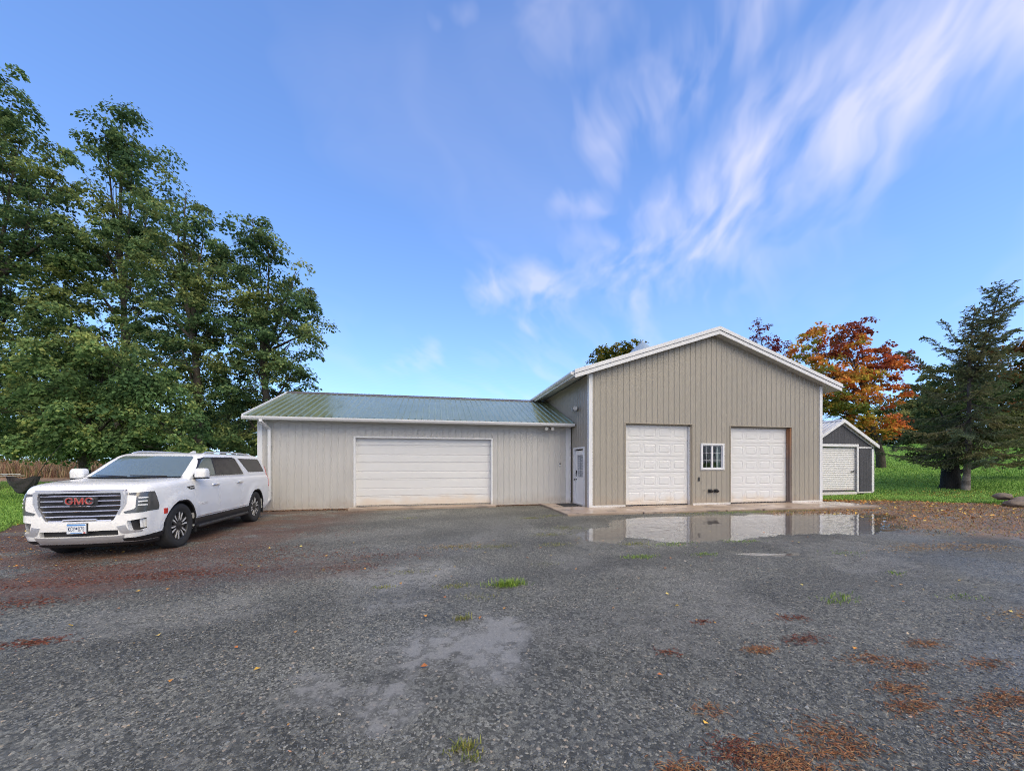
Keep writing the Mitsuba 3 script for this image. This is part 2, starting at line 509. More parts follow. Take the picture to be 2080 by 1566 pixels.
is_lawn = (sd < 0) | far_lawn
obj('gravel_yard', tri(gv, gq[~is_lawn]), 'mat_ground', smooth=True, kind='structure')
obj('lawn', tri(gv, gq[is_lawn]), M_LAWN, smooth=True, kind='structure')
from shapely import affinity
wp = PUDDLE.buffer(.7)
pz = trimesh.creation.triangulate_polygon(wp, engine='earcut')
wx_, wy_ = np.meshgrid(np.arange(1.9, 15.3, .06), np.arange(5.8, 11.0, .06))
wz_ = WATER_Z + .0032 * (meshkit.fbm(np.stack([wx_ * 3.2, wy_ * 5.0, 0 * wx_], -1), 3, 3) - .5)
wm_ = fan_quads(np.stack([wx_, wy_, wz_], -1))
wc_ = np.array(wm_.vertices)[np.array(wm_.faces)].mean(1)
wf_ = np.array(wm_.faces)[poly_sd(PUDDLE, wc_[:, 0], wc_[:, 1]) < .7]
uq_, iv_ = np.unique(wf_, return_inverse=True)
obj('puddle', TM(np.array(wm_.vertices)[uq_], iv_.reshape(-1, 3)), M_WATER, smooth=True, kind='structure')
pz = trimesh.creation.triangulate_polygon(SLIVER.buffer(.12), engine='earcut')
obj('puddle', TM(np.column_stack([pz[0], np.full(len(pz[0]), -.06)]), pz[1]), M_WATER, kind='structure')

# concrete apron in slabs with open joints
apron = thing('concrete_apron', '', '')
labels[apron] = {'kind': 'structure'}
SLAB = .03
for (a, b, y0, y1) in [(3.98, 6.55, 10.72, 12.17), (6.56, 9.62, 10.66, 12.17), (9.63, 11.05, 10.62, 12.17), (11.06, 14.15, 10.56, 12.17), (14.16, 16.2, 10.60, 12.17)]:
    obj('slab', cbox(a, b, y0, y1, -.25, SLAB, .012), M_CONC, apron)
obj('slab', cbox(4.0, 5.32, 12.18, 13.88, -.25, SLAB + .004, .012), M_CONC, apron)
obj('slab', cbox(-2.95, 2.2, 13.45, 14.2, -.25, .035, .015), M_CONC, apron)
for (a, b) in [(6.78, 9.48), (11.22, 13.98)]:
    obj('slab', cbox(a, b, 12.172, 12.7, -.25, SLAB + .006, .01), M_CONC, apron)

# ------------------------------------------------------------------ tall garage
GX0, GX1, GY0, GY1 = 5.33, 15.53, 12.18, 24.4
CXG = 10.43
SLT = .333
ZAP = 6.70                       # roof top line at the apex
OVE, OVR = .66, .30              # eave and rake overhang
roof_z = lambda x: ZAP - SLT * abs(x - CXG)
tg = thing('tall_garage', 'tall tan metal-sided garage with white gable trim and two overhead doors', 'garage')
wt = .12
D1 = (6.74, 9.47, 0.03, 3.05)
D2 = (11.17, 14.02, 0.03, 3.04)
WIN = (9.87, 10.84, 1.38, 2.33)
wall_top = lambda x: roof_z(x) - .20


def wall_poly(holes):
    base = Polygon([(GX0 + .02, .02), (GX1 - .02, .02), (GX1 - .02, wall_top(GX1)), (CXG, wall_top(CXG)), (GX0 + .02, wall_top(GX0))])
    for h in holes:
        base = base.difference(Polygon([(h[0], h[2] - .5 if h[2] < .1 else h[2]), (h[1], h[2] - .5 if h[2] < .1 else h[2]), (h[1], h[3]), (h[0], h[3])]))
    return base


w = obj('wall', extr(wall_poly([D1, D2, WIN]), GY0 + .004, GY0 + wt, 'y'), M_TANTRIM, tg)
siding(w, (0, GY0, 0), (1, 0, 0), (0, 0, 1), (0, -1, 0), GX0 + .09, GX1 - .09, lambda u: .10, wall_top, M_TALL, holes=[D1, D2, WIN], phase=GX0 + .09)
objs('skirt_trim', [box(a, b, GY0 - .03, GY0 + .003, .031, .098) for a, b in ((GX0 + .1, D1[0] - .03), (D1[1] + .03, D2[0] - .03), (D2[1] + .03, GX1 - .1))], M_WHITE, tg)
# side wall towards the low garage
SD = (12.62, 13.60, .05, 2.14)
from shapely.geometry import box as sbox
side_top = roof_z(GX0) - .24
w = obj('wall', extr(sbox(GY0 + .125, .02, GY1 - .02, side_top).difference(sbox(SD[0], -.5, SD[1], SD[3])), GX0 + .004, GX0 + wt, 'x'), M_TANTRIM, tg)
low_roof = lambda y: 0.05 if y < 13.42 else 3.10 + .39 * (y - 13.46)
siding(w, (GX0, 0, 0), (0, 1, 0), (0, 0, 1), (-1, 0, 0), GY0 + .09, GY1 - .05, lambda u: (.06 if u < 13.9 else min(3.1 + .39 * (u - 13.46), side_top - .1)), lambda u: side_top, M_TALL, holes=[SD], phase=GY0 + .09)
obj('wall', extr(sbox(GY0 + .125, .02, GY1 - .02, side_top), GX1 - wt, GX1 - .004, 'x'), M_TALL, tg)
obj('wall', extr(wall_poly([]), GY1 - wt, GY1, 'y'), M_TALL, tg)
# corner trims (L-shaped)
cz = roof_z(GX0) - .235
obj('corner_trim', [box(GX0 - .022, GX0 + .115, GY0 - .028, GY0 - .001, .03, cz), box(GX0 - .022, GX0 - .001, GY0 - .001, GY0 + .115, .03, cz - .002)], M_WHITE, tg)
obj('corner_trim', [box(GX1 - .115, GX1 + .022, GY0 - .028, GY0 - .001, .03, cz), box(GX1 + .001, GX1 + .022, GY0 - .001, GY0 + .115, .03, cz - .002)], M_WHITE, tg)
# roof
XL, XR = GX0 - OVE, GX1 + OVE
YF, YB = GY0 - OVR, GY1 + OVR
rf = obj('roof', chevron(CXG, XL, XR, ZAP, SLT, .05, YF + .03, YB), M_ROOF, tg)
for sgn, xe in ((-1, XL), (1, XR)):
    L = math.hypot(xe - CXG, SLT * (xe - CXG))
    U = V(0, 1, 0)
    W = V(CXG - xe, 0, SLT * abs(CXG - xe)) / L
    N = np.cross(W, U)
    N = N if N[2] > 0 else -N
    siding(rf, V(xe, 0, roof_z(xe)) + N * .002, U, W, N, YF + .05, YB, lambda u: -.02, lambda u: L - .02, M_ROOF, name='roof_panel', phase=YF + .05)
obj('ridge_cap', chevron(CXG, CXG - .18, CXG + .18, ZAP + .045, SLT, .02, YF + .02, YB), M_WHITE, rf)
# rake: roof-edge trim above, fascia board below, dark drip line between
obj('rake_trim', chevron(CXG, XL - .005, XR + .005, ZAP + .035, SLT, .135, YF - .035, YF + .028), M_WHITE, tg)
obj('rake_fascia', chevron(CXG, XL + .012, XR - .012, ZAP - .115, SLT, .135, YF - .012, YF + .026), M_WHITE, tg)
obj('rake_drip_edge', chevron(CXG, XL, XR, ZAP - .098, SLT, .018, YF - .024, YF + .02), M_BLACK, tg)
obj('rake_soffit', chevron(CXG, XL + .03, XR - .03, ZAP - .20, SLT, .02, YF + .027, GY0 - .002), M_SOFFIT, tg)
# eave soffits in separate boards, fascia and gutter
for sgn, xe, xw in ((-1, XL, GX0), (1, XR, GX1)):
    sf = obj('soffit', TM(*[(lambda m: (m.vertices, m.faces))(extr([(xe - sgn * .01, roof_z(xe) - .19), (xw - sgn * .0, roof_z(xw) - .20), (xw, roof_z(xw) - .17), (xe - sgn * .01, roof_z(xe) - .16)], GY0 + .002, GY1, 'y'))][0]), M_SOFFIT, tg)
    y = GY0 + .01
    while y < GY1 - .3:
        z0, z1 = roof_z(xe) - .192, roof_z(xw) - .202
        a, b = (xe + .03, xw - .02) if sgn < 0 else (xw + .02, xe - .03)
        za, zb = (z0 + (z1 - z0) * .05, z1) if sgn < 0 else (z1, z0 + (z1 - z0) * .05)
        obj('soffit_board', extr([(a, za), (b, zb), (b, zb - .014), (a, za - .014)], y, y + .28, 'y'), M_SOFFIT, sf)
        y += .305
    xo = xe - .012 if sgn < 0 else xe + .012
    obj('fascia', box(min(xe, xe + sgn * .02) , max(xe, xe + sgn * .02), YF + .03, YB, roof_z(xe) - .20, roof_z(xe) - .03), M_WHITE, tg)
    if sgn < 0:
        xg = xe - .021
        prof = Polygon([(xg, 4.66), (xg - .012, 4.66), (xg - .012, 4.575), (xg - .075, 4.575), (xg - .10, 4.62), (xg - .10, 4.655), (xg - .118, 4.655), (xg - .118, 4.612), (xg - .085, 4.56), (xg, 4.56)])
        prof = affinity.translate(prof, 0, roof_z(xe) - 4.70)
        gm = extr(prof, YF + .03, YB - .1, 'y')
        obj('gutter', [gm, box(xg - .11, xg, YF + .026, YF + .030, roof_z(xe) - .135, roof_z(xe) - .05)], M_WHITE, tg)
# eave return: small level boxed end of the eave overhang
for sgn, xe, xw in ((-1, XL, GX0), (1, XR, GX1)):
    a, b = sorted((xw - sgn * .0 + sgn * .03, xw + sgn * .42))
    obj('eave_return', box(a, b, GY0 - .03, GY0 + .02, roof_z(xw) - .255, roof_z(xw) - .232), M_WHITE, tg)


def grid_h(xs, zs, hfn, y, sgn=-1):
    """relief plate in the xz plane at depth y, relief towards -y, with a back"""
    X, Z = np.meshgrid(xs, zs)
    H = hfn(X, Z)
    P = np.stack([X, y - H, Z], -1)
    return fan_quads(P)


def panel_section(x0, x1, z0, z1, y, cols):
    ring = [0, .014, .030, .055]
    hv = [0, -.011, -.011, .002]
    gap = (x1 - x0) * .05
    pw = ((x1 - x0) - gap * (cols + 1)) / cols
    xs, spans = [x0, x0 + .004], []
    for i in range(cols):
        a = x0 + gap + i * (pw + gap)
        spans.append((a, a + pw))
        xs += [a + r for r in ring] + [a + pw - r for r in ring[::-1]]
    xs += [x1 - .004, x1]
    za, zb = z0 + .115, z1 - .115
    zs = [z0, z0 + .012] + [za + r for r in ring] + [zb - r for r in ring[::-1]] + [z1 - .012, z1]

    def h(X, Z):
        out = np.zeros_like(X)
        for a, b in spans:
            dd = np.minimum(np.minimum(X - a, b - X), np.minimum(Z - za, zb - Z))
            out = np.where(dd > -1e-6, np.interp(dd, ring, hv), out)
        edge = (np.abs(Z - z0) < 1e-6) | (np.abs(Z - z1) < 1e-6)
        return np.where(edge, -.012, out)
    return grid_h(sorted(xs), sorted(zs), h, y)


def overhead_door(parent, x0, x1, z0, z1, y, n, cols, right_jamb, label):
    d = obj('overhead_door', box(x0 - .02, x1 + .02, y + .03, y + .05, z0, z1 + .02), M_DOOR, parent, label=label)
    hgt = (z1 - z0) / n
    for i in range(n):
        obj('door_section', panel_section(x0, x1, z0 + i * hgt + .002, z0 + (i + 1) * hgt - .002, y, cols), M_DOOR, d, smooth=False)
    obj('bottom_seal', box(x0, x1, y - .012, y + .028, z0 - .028, z0 - .001), M_BLACK, d)
    return d


DY = GY0 + .16
d = overhead_door(tg, 6.79, 9.43, .062, 3.05, DY, 5, 4, None, 'white panelled door left of the small window')
obj('jamb', [box(D1[0] - .002, D1[0] + .05, GY0 + .125, DY + .03, .036, 3.05), box(D1[0] + .05, D1[1] - .05, GY0 + .125, DY + .03, 3.0, 3.05)], M_TANTRIM, d)
obj('jamb', [box(9.405, 9.43, GY0 + .07, DY - .015, .036, 3.0)], M_WHITE, d)
obj('jamb', [box(9.432, D1[1] + .002, GY0 + .01, DY + .03, .036, 3.0)], M_TANTRIM, d)
d = overhead_door(tg, 11.22, 13.955, .062, 3.0, DY, 5, 4, None, 'white panelled door with a brown wooden right jamb')
obj('jamb', [box(D2[0] - .002, D2[0] + .05, GY0 + .125, DY + .03, .036, 3.0), box(D2[0] + .05, D2[1] - .02, GY0 + .125, DY + .03, 2.97, 3.03)], M_TANTRIM, d)
obj('wood_jamb', [cbox(13.965, D2[1] + .001, GY0 - .008, GY0 + .20, .034, 3.02, .006), cbox(13.935, 13.964, GY0 + .07, GY0 + .145, .034, 3.0, .004)], M_JAMB, d, label='brown weathered wooden jamb')
# thin metal edge trims round the openings
for (a, b, z0, z1) in (D1, D2):
    obj('door_trim', [box(a - .032, a - .002, GY0 - .026, GY0 + .12, .035, z1 + .03), box(b + .002, b + .032, GY0 - .026, GY0 + .12, .035, z1 + .03), box(a - .001, b + .001, GY0 - .026, GY0 + .12, z1 + .002, z1 + .03)], M_TANTRIM, tg)


def window(parent, x0, x1, z0, z1, y):
    f = .052
    w_ = obj('window', [cbox(x0 - .03, x0 + f, y - .045, y + .06, z0 - .03, z1 + .03, .006), cbox(x1 - f, x1 + .03, y - .045, y + .06, z0 - .03, z1 + .03, .006),
                        cbox(x0 + f, x1 - f, y - .043, y + .06, z1 - f + .012, z1 + .028, .005), cbox(x0 + f, x1 - f, y - .043, y + .06, z0 - .028, z0 + f - .012, .005)], M_WHITE, parent, label='white sliding window with two sashes of six lights')
    xm = (x0 + x1) / 2
    for k, (a, b, yy) in enumerate(((x0 + f + .003, xm - .022, y + .004), (xm + .022, x1 - f - .003, y + .004))):
        za, zb = z0 + f - .009, z1 - f + .009
        s = .020
        obj('sash', [box(a, a + s, yy, yy + .03, za, zb), box(b - s, b, yy, yy + .03, za, zb), box(a + s, b - s, yy + .001, yy + .03, zb - s, zb), box(a + s, b - s, yy + .001, yy + .03, za, za + s)], M_WHITE, w_)
        mu = [box((a + b) / 2 - .006, (a + b) / 2 + .006, yy + .006, yy + .013, za + s, zb - s)]
        for j in (1, 2):
            zz = za + (zb - za) * j / 3
            mu += [box(a + s, b - s, yy + .0075, yy + .0145, zz - .006, zz + .006)]
        obj('muntin', mu, M_WHITE, w_)
        obj('pane', TM([[a + s, yy + .018, za + s], [b - s, yy + .018, za + s], [b - s, yy + .018, zb - s], [a + s, yy + .018, zb - s]], [[0, 1, 2], [0, 2, 3]]), M_GLASS, w_)
    obj('mullion', cbox(xm - .021, xm + .021, y - .012, y + .05, z0 + f - .011, z1 - f + .011, .004), M_WHITE, w_)
    return w_


wn = window(tg, *WIN, GY0)
obj('curtain', TM(*(lambda m: (m.vertices, m.faces))(fan_quads(np.stack([np.stack([np.linspace(10.66, 10.86, 24), GY0 + .16 + .015 * np.sin(np.linspace(0, 22, 24)), np.full(24, z)], -1) for z in (1.35, 2.35)])))), mat('curtain', (.22, .30, .27), .9), wn)

# side door with a half-height lite
sx = GX0
dr_ = obj('entry_door', extr(sbox(SD[0] + .06, .085, SD[1] - .06, SD[3] - .05).difference(sbox(SD[0] + .20, 1.06, SD[1] - .20, SD[3] - .20)), sx + .045, sx + .085, 'x'), mat('entry_door_white', (.72, .715, .69), .4), tg, label='white entry door with a grid-paned upper half')
obj('door_frame', [box(sx - .03, sx + .11, SD[0] - .06, SD[0] + .058, .035, SD[3]), box(sx - .03, sx + .11, SD[1] - .058, SD[1] + .06, .035, SD[3]), box(sx - .03, sx + .11, SD[0] - .06, SD[1] + .06, SD[3] + .001, SD[3] + .07)], M_WHITE, dr_)
obj('door_frame', box(sx - .045, sx + .12, SD[0] - .05, SD[1] + .05, .036, .082), M_WHITE, dr_)
ya, yb, za, zb = SD[0] + .20, SD[1] - .20, 1.06, SD[3] - .20
fr = .028
lf = [box(sx + .03, sx + .095, ya, ya + fr, za, zb), box(sx + .03, sx + .095, yb - fr, yb, za, zb), box(sx + .031, sx + .094, ya + fr, yb - fr, zb - fr, zb), box(sx + .031, sx + .094, ya + fr, yb - fr, za, za + fr)]
for j in (1, 2):
    yy, zz = ya + (yb - ya) * j / 3, za + (zb - za) * j / 3
    lf += [box(sx + .05, sx + .06, yy - .007, yy + .007, za + fr, zb - fr), box(sx + .0515, sx + .0615, ya + fr, yb - fr, zz - .007, zz + .007)]
obj('lite_frame', lf, M_WHITE, dr_)
obj('pane', TM([[sx + .066, ya, za], [sx + .066, yb, za], [sx + .066, yb, zb], [sx + .066, ya, zb]], [[0, 1, 2], [0, 2, 3]]), M_GLASS, dr_)
obj('blind', TM([[sx + .080, ya, za], [sx + .080, yb, za], [sx + .080, yb, zb], [sx + .080, ya, zb]], [[0, 1, 2], [0, 2, 3]]), mat('blind', (.20, .22, .24), .8), dr_)
hy = SD[1] - .125
obj('door_handle', [tube([(sx + .046, hy, .98), (sx - .005, hy, .98), (sx - .03, hy, .98)], [.028, .012, .012], 12), trimesh.creation.icosphere(2, .03).apply_translation((sx - .045, hy, .98)), tube([(sx + .046, hy, 1.13), (sx + .02, hy, 1.13)], .026, 12), cbox(sx + .02, sx + .044, hy - .035, hy + .035, 1.18, 1.33, .01)], M_BLACK, dr_)
# pipes, outlet plate, hose bib on the front wall
for xx in (10.24, 10.49):
    obj('wall_vent', [tube([(xx, GY0 - .02, .55), (xx, GY0 - .10, .55)], .05, 14), tube([(xx, GY0 - .10, .55), (xx, GY0 - .13, .525)], [.052, .06], 14), cbox(xx - .085, xx + .085, GY0 - .045, GY0 - .02, .49, .62, .01)], M_BLACK, tg)
obj('outlet_cover', cbox(9.735, 9.785, GY0 - .045, GY0 - .018, .93, 1.08, .006), M_BLACK, tg)
obj('hose_bib', [tube([(9.99, GY0, .58), (9.99, GY0 - .07, .57)], .014, 8)], M_GALV, tg)
# hollow inside stays dark: floor and back lining
obj('floor_slab', box(GX0 + .13, GX1 - .13, GY0 + .75, GY1 - .13, -.1, .02), M_DARK, tg)

# ------------------------------------------------------------------ low garage
WX0, WX1, WY0, WY1 = -5.88, 5.315, 13.905, 20.5
EY, EZ, RY, RZ = 13.46, 3.155, 17.2, 4.62
SL2 = (RZ - EZ) / (RY - EY)
lg = thing('low_garage', 'long low beige metal garage with green ribbed roof and one wide door', 'garage')
WD = (-2.80, 2.08, .07, 2.51)
wtop = EZ + SL2 * (WY0 - EY) - .16
w = obj('wall', extr(sbox(WX0 + .02, 0, WX1 - .02, wtop).difference(sbox(WD[0], -1, WD[1], WD[3])), WY0 + .004, WY0 + .12, 'y'), M_WING, lg)
siding(w, (0, WY0, 0), (1, 0, 0), (0, 0, 1), (0, -1, 0), WX0 + .10, WX1 - .20, lambda u: .055, lambda u: wtop, M_WING, holes=[WD], phase=WX0 + .1)
w2 = obj('wall', extr(Polygon([(WY0 + .125, 0), (WY1, 0), (WY1, EZ), (RY, RZ - .16), (WY0 + .125, wtop)]), WX0 + .004, WX0 + .12, 'x'), M_WING, lg)
siding(w2, (WX0, 0, 0), (0, 1, 0), (0, 0, 1), (-1, 0, 0), WY0 + .1, WY1, lambda u: .055, lambda u: min(EZ + SL2 * (u - EY), RZ - SL2 * (u - RY)) - .16, M_WING, phase=WY0 + .1)
obj('wall', box(WX0, WX1, WY1, WY1 + .1, 0, EZ), M_WING, lg)
obj('corner_trim', [box(WX0 - .022, WX0 + .13, WY0 - .028, WY0 - .001, .05, wtop), box(WX0 - .022, WX0 - .001, WY0 - .001, WY0 + .11, .05, wtop - .01)], M_WHITE, lg)
obj('corner_trim', box(WX1 - .235, WX1 - .03, WY0 - .028, WY0 - .001, .035, wtop), M_WHITE, lg)
# roof: ribbed panels from eave to ridge
RX0, RX1 = -6.14, GX0 - .024
rf = obj('roof', extr([(EY, EZ), (RY, RZ), (RY + 3.8, RZ - 3.8 * SL2), (RY + 3.8, RZ - 3.8 * SL2 - .05), (RY, RZ - .05), (EY, EZ - .05)], RX0 + .02, RX1, 'x'), M_ROOF, lg)
L = math.hypot(RY - EY, RZ - EZ)
W = V(0, RY - EY, RZ - EZ) / L
N = V(0, -W[2], W[1])
siding(rf, V(0, EY, EZ) + N * .003, (1, 0, 0), W, N, RX0 + .05, RX1, lambda u: -.03, lambda u: L - .02, M_ROOF, name='roof_panel', ribh=.024, ribw=.06, phase=RX0 + .05)
obj('ridge_cap', extr([(RY - .20, RZ - .20 * SL2 + .03), (RY, RZ + .055), (RY + .2, RZ - .2 * SL2 + .03), (RY + .2, RZ - .2 * SL2 + .012), (RY, RZ + .035), (RY - .2, RZ - .2 * SL2 + .012)], RX0, RX1 - .3, 'x'), M_RIDGE, rf)
obj('rake_trim', extr([(EY - .03, EZ + .035), (RY, RZ + .045), (RY + 3.8, RZ + .04 - 3.8 * SL2), (RY + 3.8, RZ - .15 - 3.8 * SL2), (RY, RZ - .15), (EY - .03, EZ - .13)], RX0 - .03, RX0 + .018, 'x'), M_WHITE, lg)
obj('soffit', box(RX0 + .02, WX1 - .01, EY + .005, WY0 - .002, EZ - .115, EZ - .10), M_SOFFIT, lg)
gp = Polygon([(EY, EZ - .015), (EY - .012, EZ - .015), (EY - .012, EZ - .105), (EY - .07, EZ - .105), (EY - .095, EZ - .055), (EY - .095, EZ - .02), (EY - .112, EZ - .02), (EY - .112, EZ - .062), (EY - .082, EZ - .12), (EY, EZ - .12)])
g = obj('gutter', [extr(gp, RX0 + .0, WX1 - .06, 'x'), box(RX0 - .006, RX0, EY - .108, EY, EZ - .118, EZ - .02), box(WX1 - .06, WX1 - .054, EY - .108, EY, EZ - .118, EZ - .02)], M_WHITE, lg)
# downspout with elbows and kick-out
dx = -5.50


def rect_tube(pts, wx, wy):
    out = []
    for a, b in zip(pts[:-1], pts[1:]):
        a, b = V(*a), V(*b)
        m = m3.Manifold.hull_points(np.vstack([[(p[0] + sx_ * wx / 2, p[1] + (sy_ * wy / 2), p[2] + .0) for sx_ in (-1, 1) for sy_ in (-1, 1)] for p in (a, b)] + ([[(p[0] + sx_ * wx / 2, p[1] + sy_ * wy / 2, p[2] + .03) for sx_ in (-1, 1) for sy_ in (-1, 1)] for p in (a, b)] if abs(a[2] - b[2]) < .4 else [])))
        mm = m.to_mesh()
        out.append(TM(mm.vert_properties[:, :3], mm.tri_verts))
    return out


obj('downspout', rect_tube([(dx - .10, EY - .05, EZ - .12), (dx - .10, EY - .05, EZ - .20), (dx, WY0 - .10, EZ - .42), (dx, WY0 - .10, .38), (dx - .10, WY0 - .16, .22), (dx - .24, WY0 - .26, .06)], .085, .07), M_WHITE, lg)
objs('downspout_strap', [box(dx - .06, dx + .06, WY0 - .138, WY0 - .01, z, z + .025) for z in (.62, 2.2)], M_WHITE, lg)
# wide door in four sections, each a broad and a narrow pan
dd = obj('overhead_door', box(WD[0] - .02, WD[1] + .02, WY0 + .17, WY0 + .19, WD[2], WD[3] + .05), M_DOOR, lg, label='wide white ribbed overhead door')
hs = (WD[3] - WD[2] + .02) / 4
for i in range(4):
    z0 = WD[2] + i * hs
    zz, hh = [], []
    for a, b in ((.0, .0), (.004, -.014), (.012, 0.), (.30 * hs, .0), (.30 * hs + .012, -.002), (.34 * hs, .018), (.66 * hs, .018), (.70 * hs - .012, -.002), (.70 * hs, 0), (hs - .05, 0.), (hs - .012, .0), (hs - .003, -.014)):
        pass
    prof = [(.001, -.024), (.012, .0), (.300, .0), (.318, .006), (.330, .0), (.338, -.020), (.356, -.020), (.362, .004), (.585, .004), (hs - .014, .0), (hs - .002, -.024)]
    prof = [(a, b) for a, b in prof if a < hs]
    P = np.stack([np.stack([V(x, WY0 + .15 - b, z0 + a) for a, b in prof]) for x in (WD[0] - .01, WD[1] + .01)], 1)
    obj('door_section', fan_quads(P[:, ::1]), M_DOOR, dd)
obj('bottom_seal', box(WD[0], WD[1], WY0 + .135, WY0 + .168, .036, WD[2] - .001), mat('seal_grey', (.10, .09, .08), .7), dd)
obj('door_trim', [box(WD[0] - .055, WD[0] + .005, WY0 - .03, WY0 + .15, .04, WD[3] + .045), box(WD[1] - .005, WD[1] + .055, WY0 - .03, WY0 + .15, .04, WD[3] + .045), box(WD[0] + .005, WD[1] - .005, WY0 - .03, WY0 + .15, WD[3], WD[3] + .045)], M_WHITE, dd)
objs('base_trim', [box(WX0 + .13, WD[0] - .06, WY0 - .012, WY0 + .003, .0, .054), box(WD[1] + .06, WX1 - .24, WY0 - .012, WY0 + .003, .0, .054)], M_WING, lg)

# lamps, keypad and mat: fixed or laid on the buildings, each its own thing
fl = thing('flood_light', 'twin flood light on the tan side wall above the entry door', 'light')
fy, fz = 13.28, 3.68
obj('base', cbox(GX0 - .055, GX0 - .018, fy - .06, fy + .06, fz - .075, fz + .06, .012), M_GALV, fl)
for s_ in (-1, 1):
    a = V(GX0 - .05, fy + s_ * .03, fz)
    b = V(GX0 - .11, fy + s_ * .10 - .04, fz + .01)
    c = V(GX0 - .20, fy + s_ * .17 - .10, fz - .01)
    h = obj('lamp_head', [tube([a, b], .016, 8), tube([b, b * .5 + c * .5, c], [.04, .075, .085], 16)], M_GALV, fl)
    obj('lens', tube([c, c + (c - b) * .03], [.078, .074], 16), mat('lamp_lens', (.42, .42, .41), .15, coat=1.) if s_ < 0 else 'mat_lamp_lens', h)
fl = thing('flood_light', 'twin round flood light under the eave beside the tall garage', 'light')
fx, fy, fz = 4.28, 13.62, EZ - .13
obj('base', tube([(fx, fy + .05, fz + .015), (fx, fy + .05, fz - .03)], [.055, .05], 14), M_GALV, fl)
for s_ in (-1, 1):
    a = V(fx + s_ * .03, fy + .03, fz - .03)
    b = V(fx + s_ * .115, fy + .0, fz - .07)
    c = V(fx + s_ * .125, fy - .13, fz - .10)
    h = obj('lamp_head', [tube([a, b], .014, 8), tube([b, b * .5 + c * .5, c], [.035, .07, .078], 16)], M_BLACK, fl)
    obj('lens', tube([c, c + (c - b) * .03], [.07, .066], 16), 'mat_lamp_lens', h)
kp = thing('door_keypad', 'small white keypad with dark cover on the beige wall', 'keypad')
obj('housing', cbox(4.80, 4.86, WY0 - .048, WY0 - .018, 1.49, 1.62, .008), M_WHITE, kp)
obj('cover', cbox(4.803, 4.857, WY0 - .056, WY0 - .049, 1.56, 1.615, .002), M_BLACK, kp)
obj('doormat', TM(*(lambda m: (m.vertices, m.faces))(cbox(4.55, 5.26, 12.62, 13.55, SLAB + .0045, SLAB + .02, .006))), mat('doormat', (.022, .022, .024), .95), label='black doormat on the concrete before the entry door', category='doormat')

# ------------------------------------------------------------------ shed
SX0, SX1, SY0, SY1 = 18.05, 22.27, 14.85, 20.2
SCX = (SX0 + SX1) / 2
SZE, SZA = 2.54, 3.82
sh = thing('storage_shed', 'small dark grey shed with white trim and roll-up door', 'shed')
ss = (SZA - SZE) / (SCX - SX0 + .12)
srz = lambda x: SZA - ss * abs(x - SCX)
RD = (18.95, 21.17, .25, 2.46)
obj('wall', extr(Polygon([(SX0, .17), (SX1, .17), (SX1, srz(SX1) - .10), (SCX, SZA - .10), (SX0, srz(SX0) - .10)]).difference(sbox(RD[0], 0, RD[1], RD[3])), SY0, SY0 + .06, 'y'), M_SHED, sh)
# grooves between siding boards on the gable: separate boards
w = 'gable'
k = SX0 + .09
while k < SX1 - .12:
    a, b = k, min(k + .198, SX1 - .09)
    zl = 2.63 if a < RD[1] + .1 else .2
    za, zb = srz(a) - .19, srz(b) - .19
    pts = [(a, zl), (b, zl), (b, zb)] + ([(SCX, SZA - .19)] if a < SCX < b else []) + [(a, za)]
    if min(za, zb) > zl + .05:
        obj('siding_board', extr(pts, SY0 - .012, SY0 - .001, 'y'), M_SHED, sh)
    k += .203
for (p0, p1, q0, q1) in ((SX0 + .001, SX0 + .059, SY0 + .06, SY1), (SX1 - .059, SX1 - .001, SY0 + .06, SY1)):
    obj('wall', box(p0, p1, q0, q1, .17, SZE - .06), M_SHED, sh)
obj('wall', extr(Polygon([(SX0, .17), (SX1, .17), (SX1, srz(SX1) - .10), (SCX, SZA - .10), (SX0, srz(SX0) - .10)]), SY1, SY1 + .05, 'y'), M_SHED, sh)
sr = obj('roof', chevron(SCX, SX0 - .14, SX1 + .14, SZA, ss, .05, SY0 - .14, SY1 + .15), M_ROOFW, sh)
for sgn, xe in ((-1, SX0 - .14), (1, SX1 + .14)):
    L = math.hypot(xe - SCX, ss * (xe - SCX))
    W = V(SCX - xe, 0, ss * abs(SCX - xe)) / L
    N = V(-W[2] * np.sign(W[0]), 0, abs(W[0]))
    siding(sr, V(xe, 0, srz(xe)) + N * .002, (0, 1, 0), W, N, SY0 - .14, SY1 + .15, lambda u: -.02, lambda u: L - .01, M_ROOFW, name='roof_panel', phase=SY0 - .14)
obj('ridge_cap', chevron(SCX, SCX - .14, SCX + .14, SZA + .04, ss, .02, SY0 - .15, SY1 + .15), M_ROOFW, sr)
obj('rake_trim', chevron(SCX, SX0 - .15, SX1 + .15, SZA + .03, ss, .17, SY0 - .19, SY0 - .142), M_WHITE, sh)
obj('rake_trim', chevron(SCX, SX0 - .02, SX1 + .02, SZA - .06, ss, .13, SY0 - .030, SY0 - .013), M_WHITE, sh)
obj('corner_trim', [box(SX1 - .13, SX1 + .02, SY0 - .03, SY0 - .002, .15, SZE - .17), box(SX1 + .001, SX1 + .02, SY0 - .001, SY0 + .12, .15, SZE - .17)], M_WHITE, sh)
obj('corner_trim', [box(SX0 - .02, SX0 + .13, SY0 - .03, SY0 - .002, .15, SZE - .17), box(SX0 - .02, SX0 - .001, SY0 - .001, SY0 + .12, .15, SZE - .17)], M_WHITE, sh)
obj('band_trim', [box(RD[1] + .115, SX1 - .131, SY0 - .026, SY0 - .0125, 2.40, 2.47)], M_WHITE, sh)
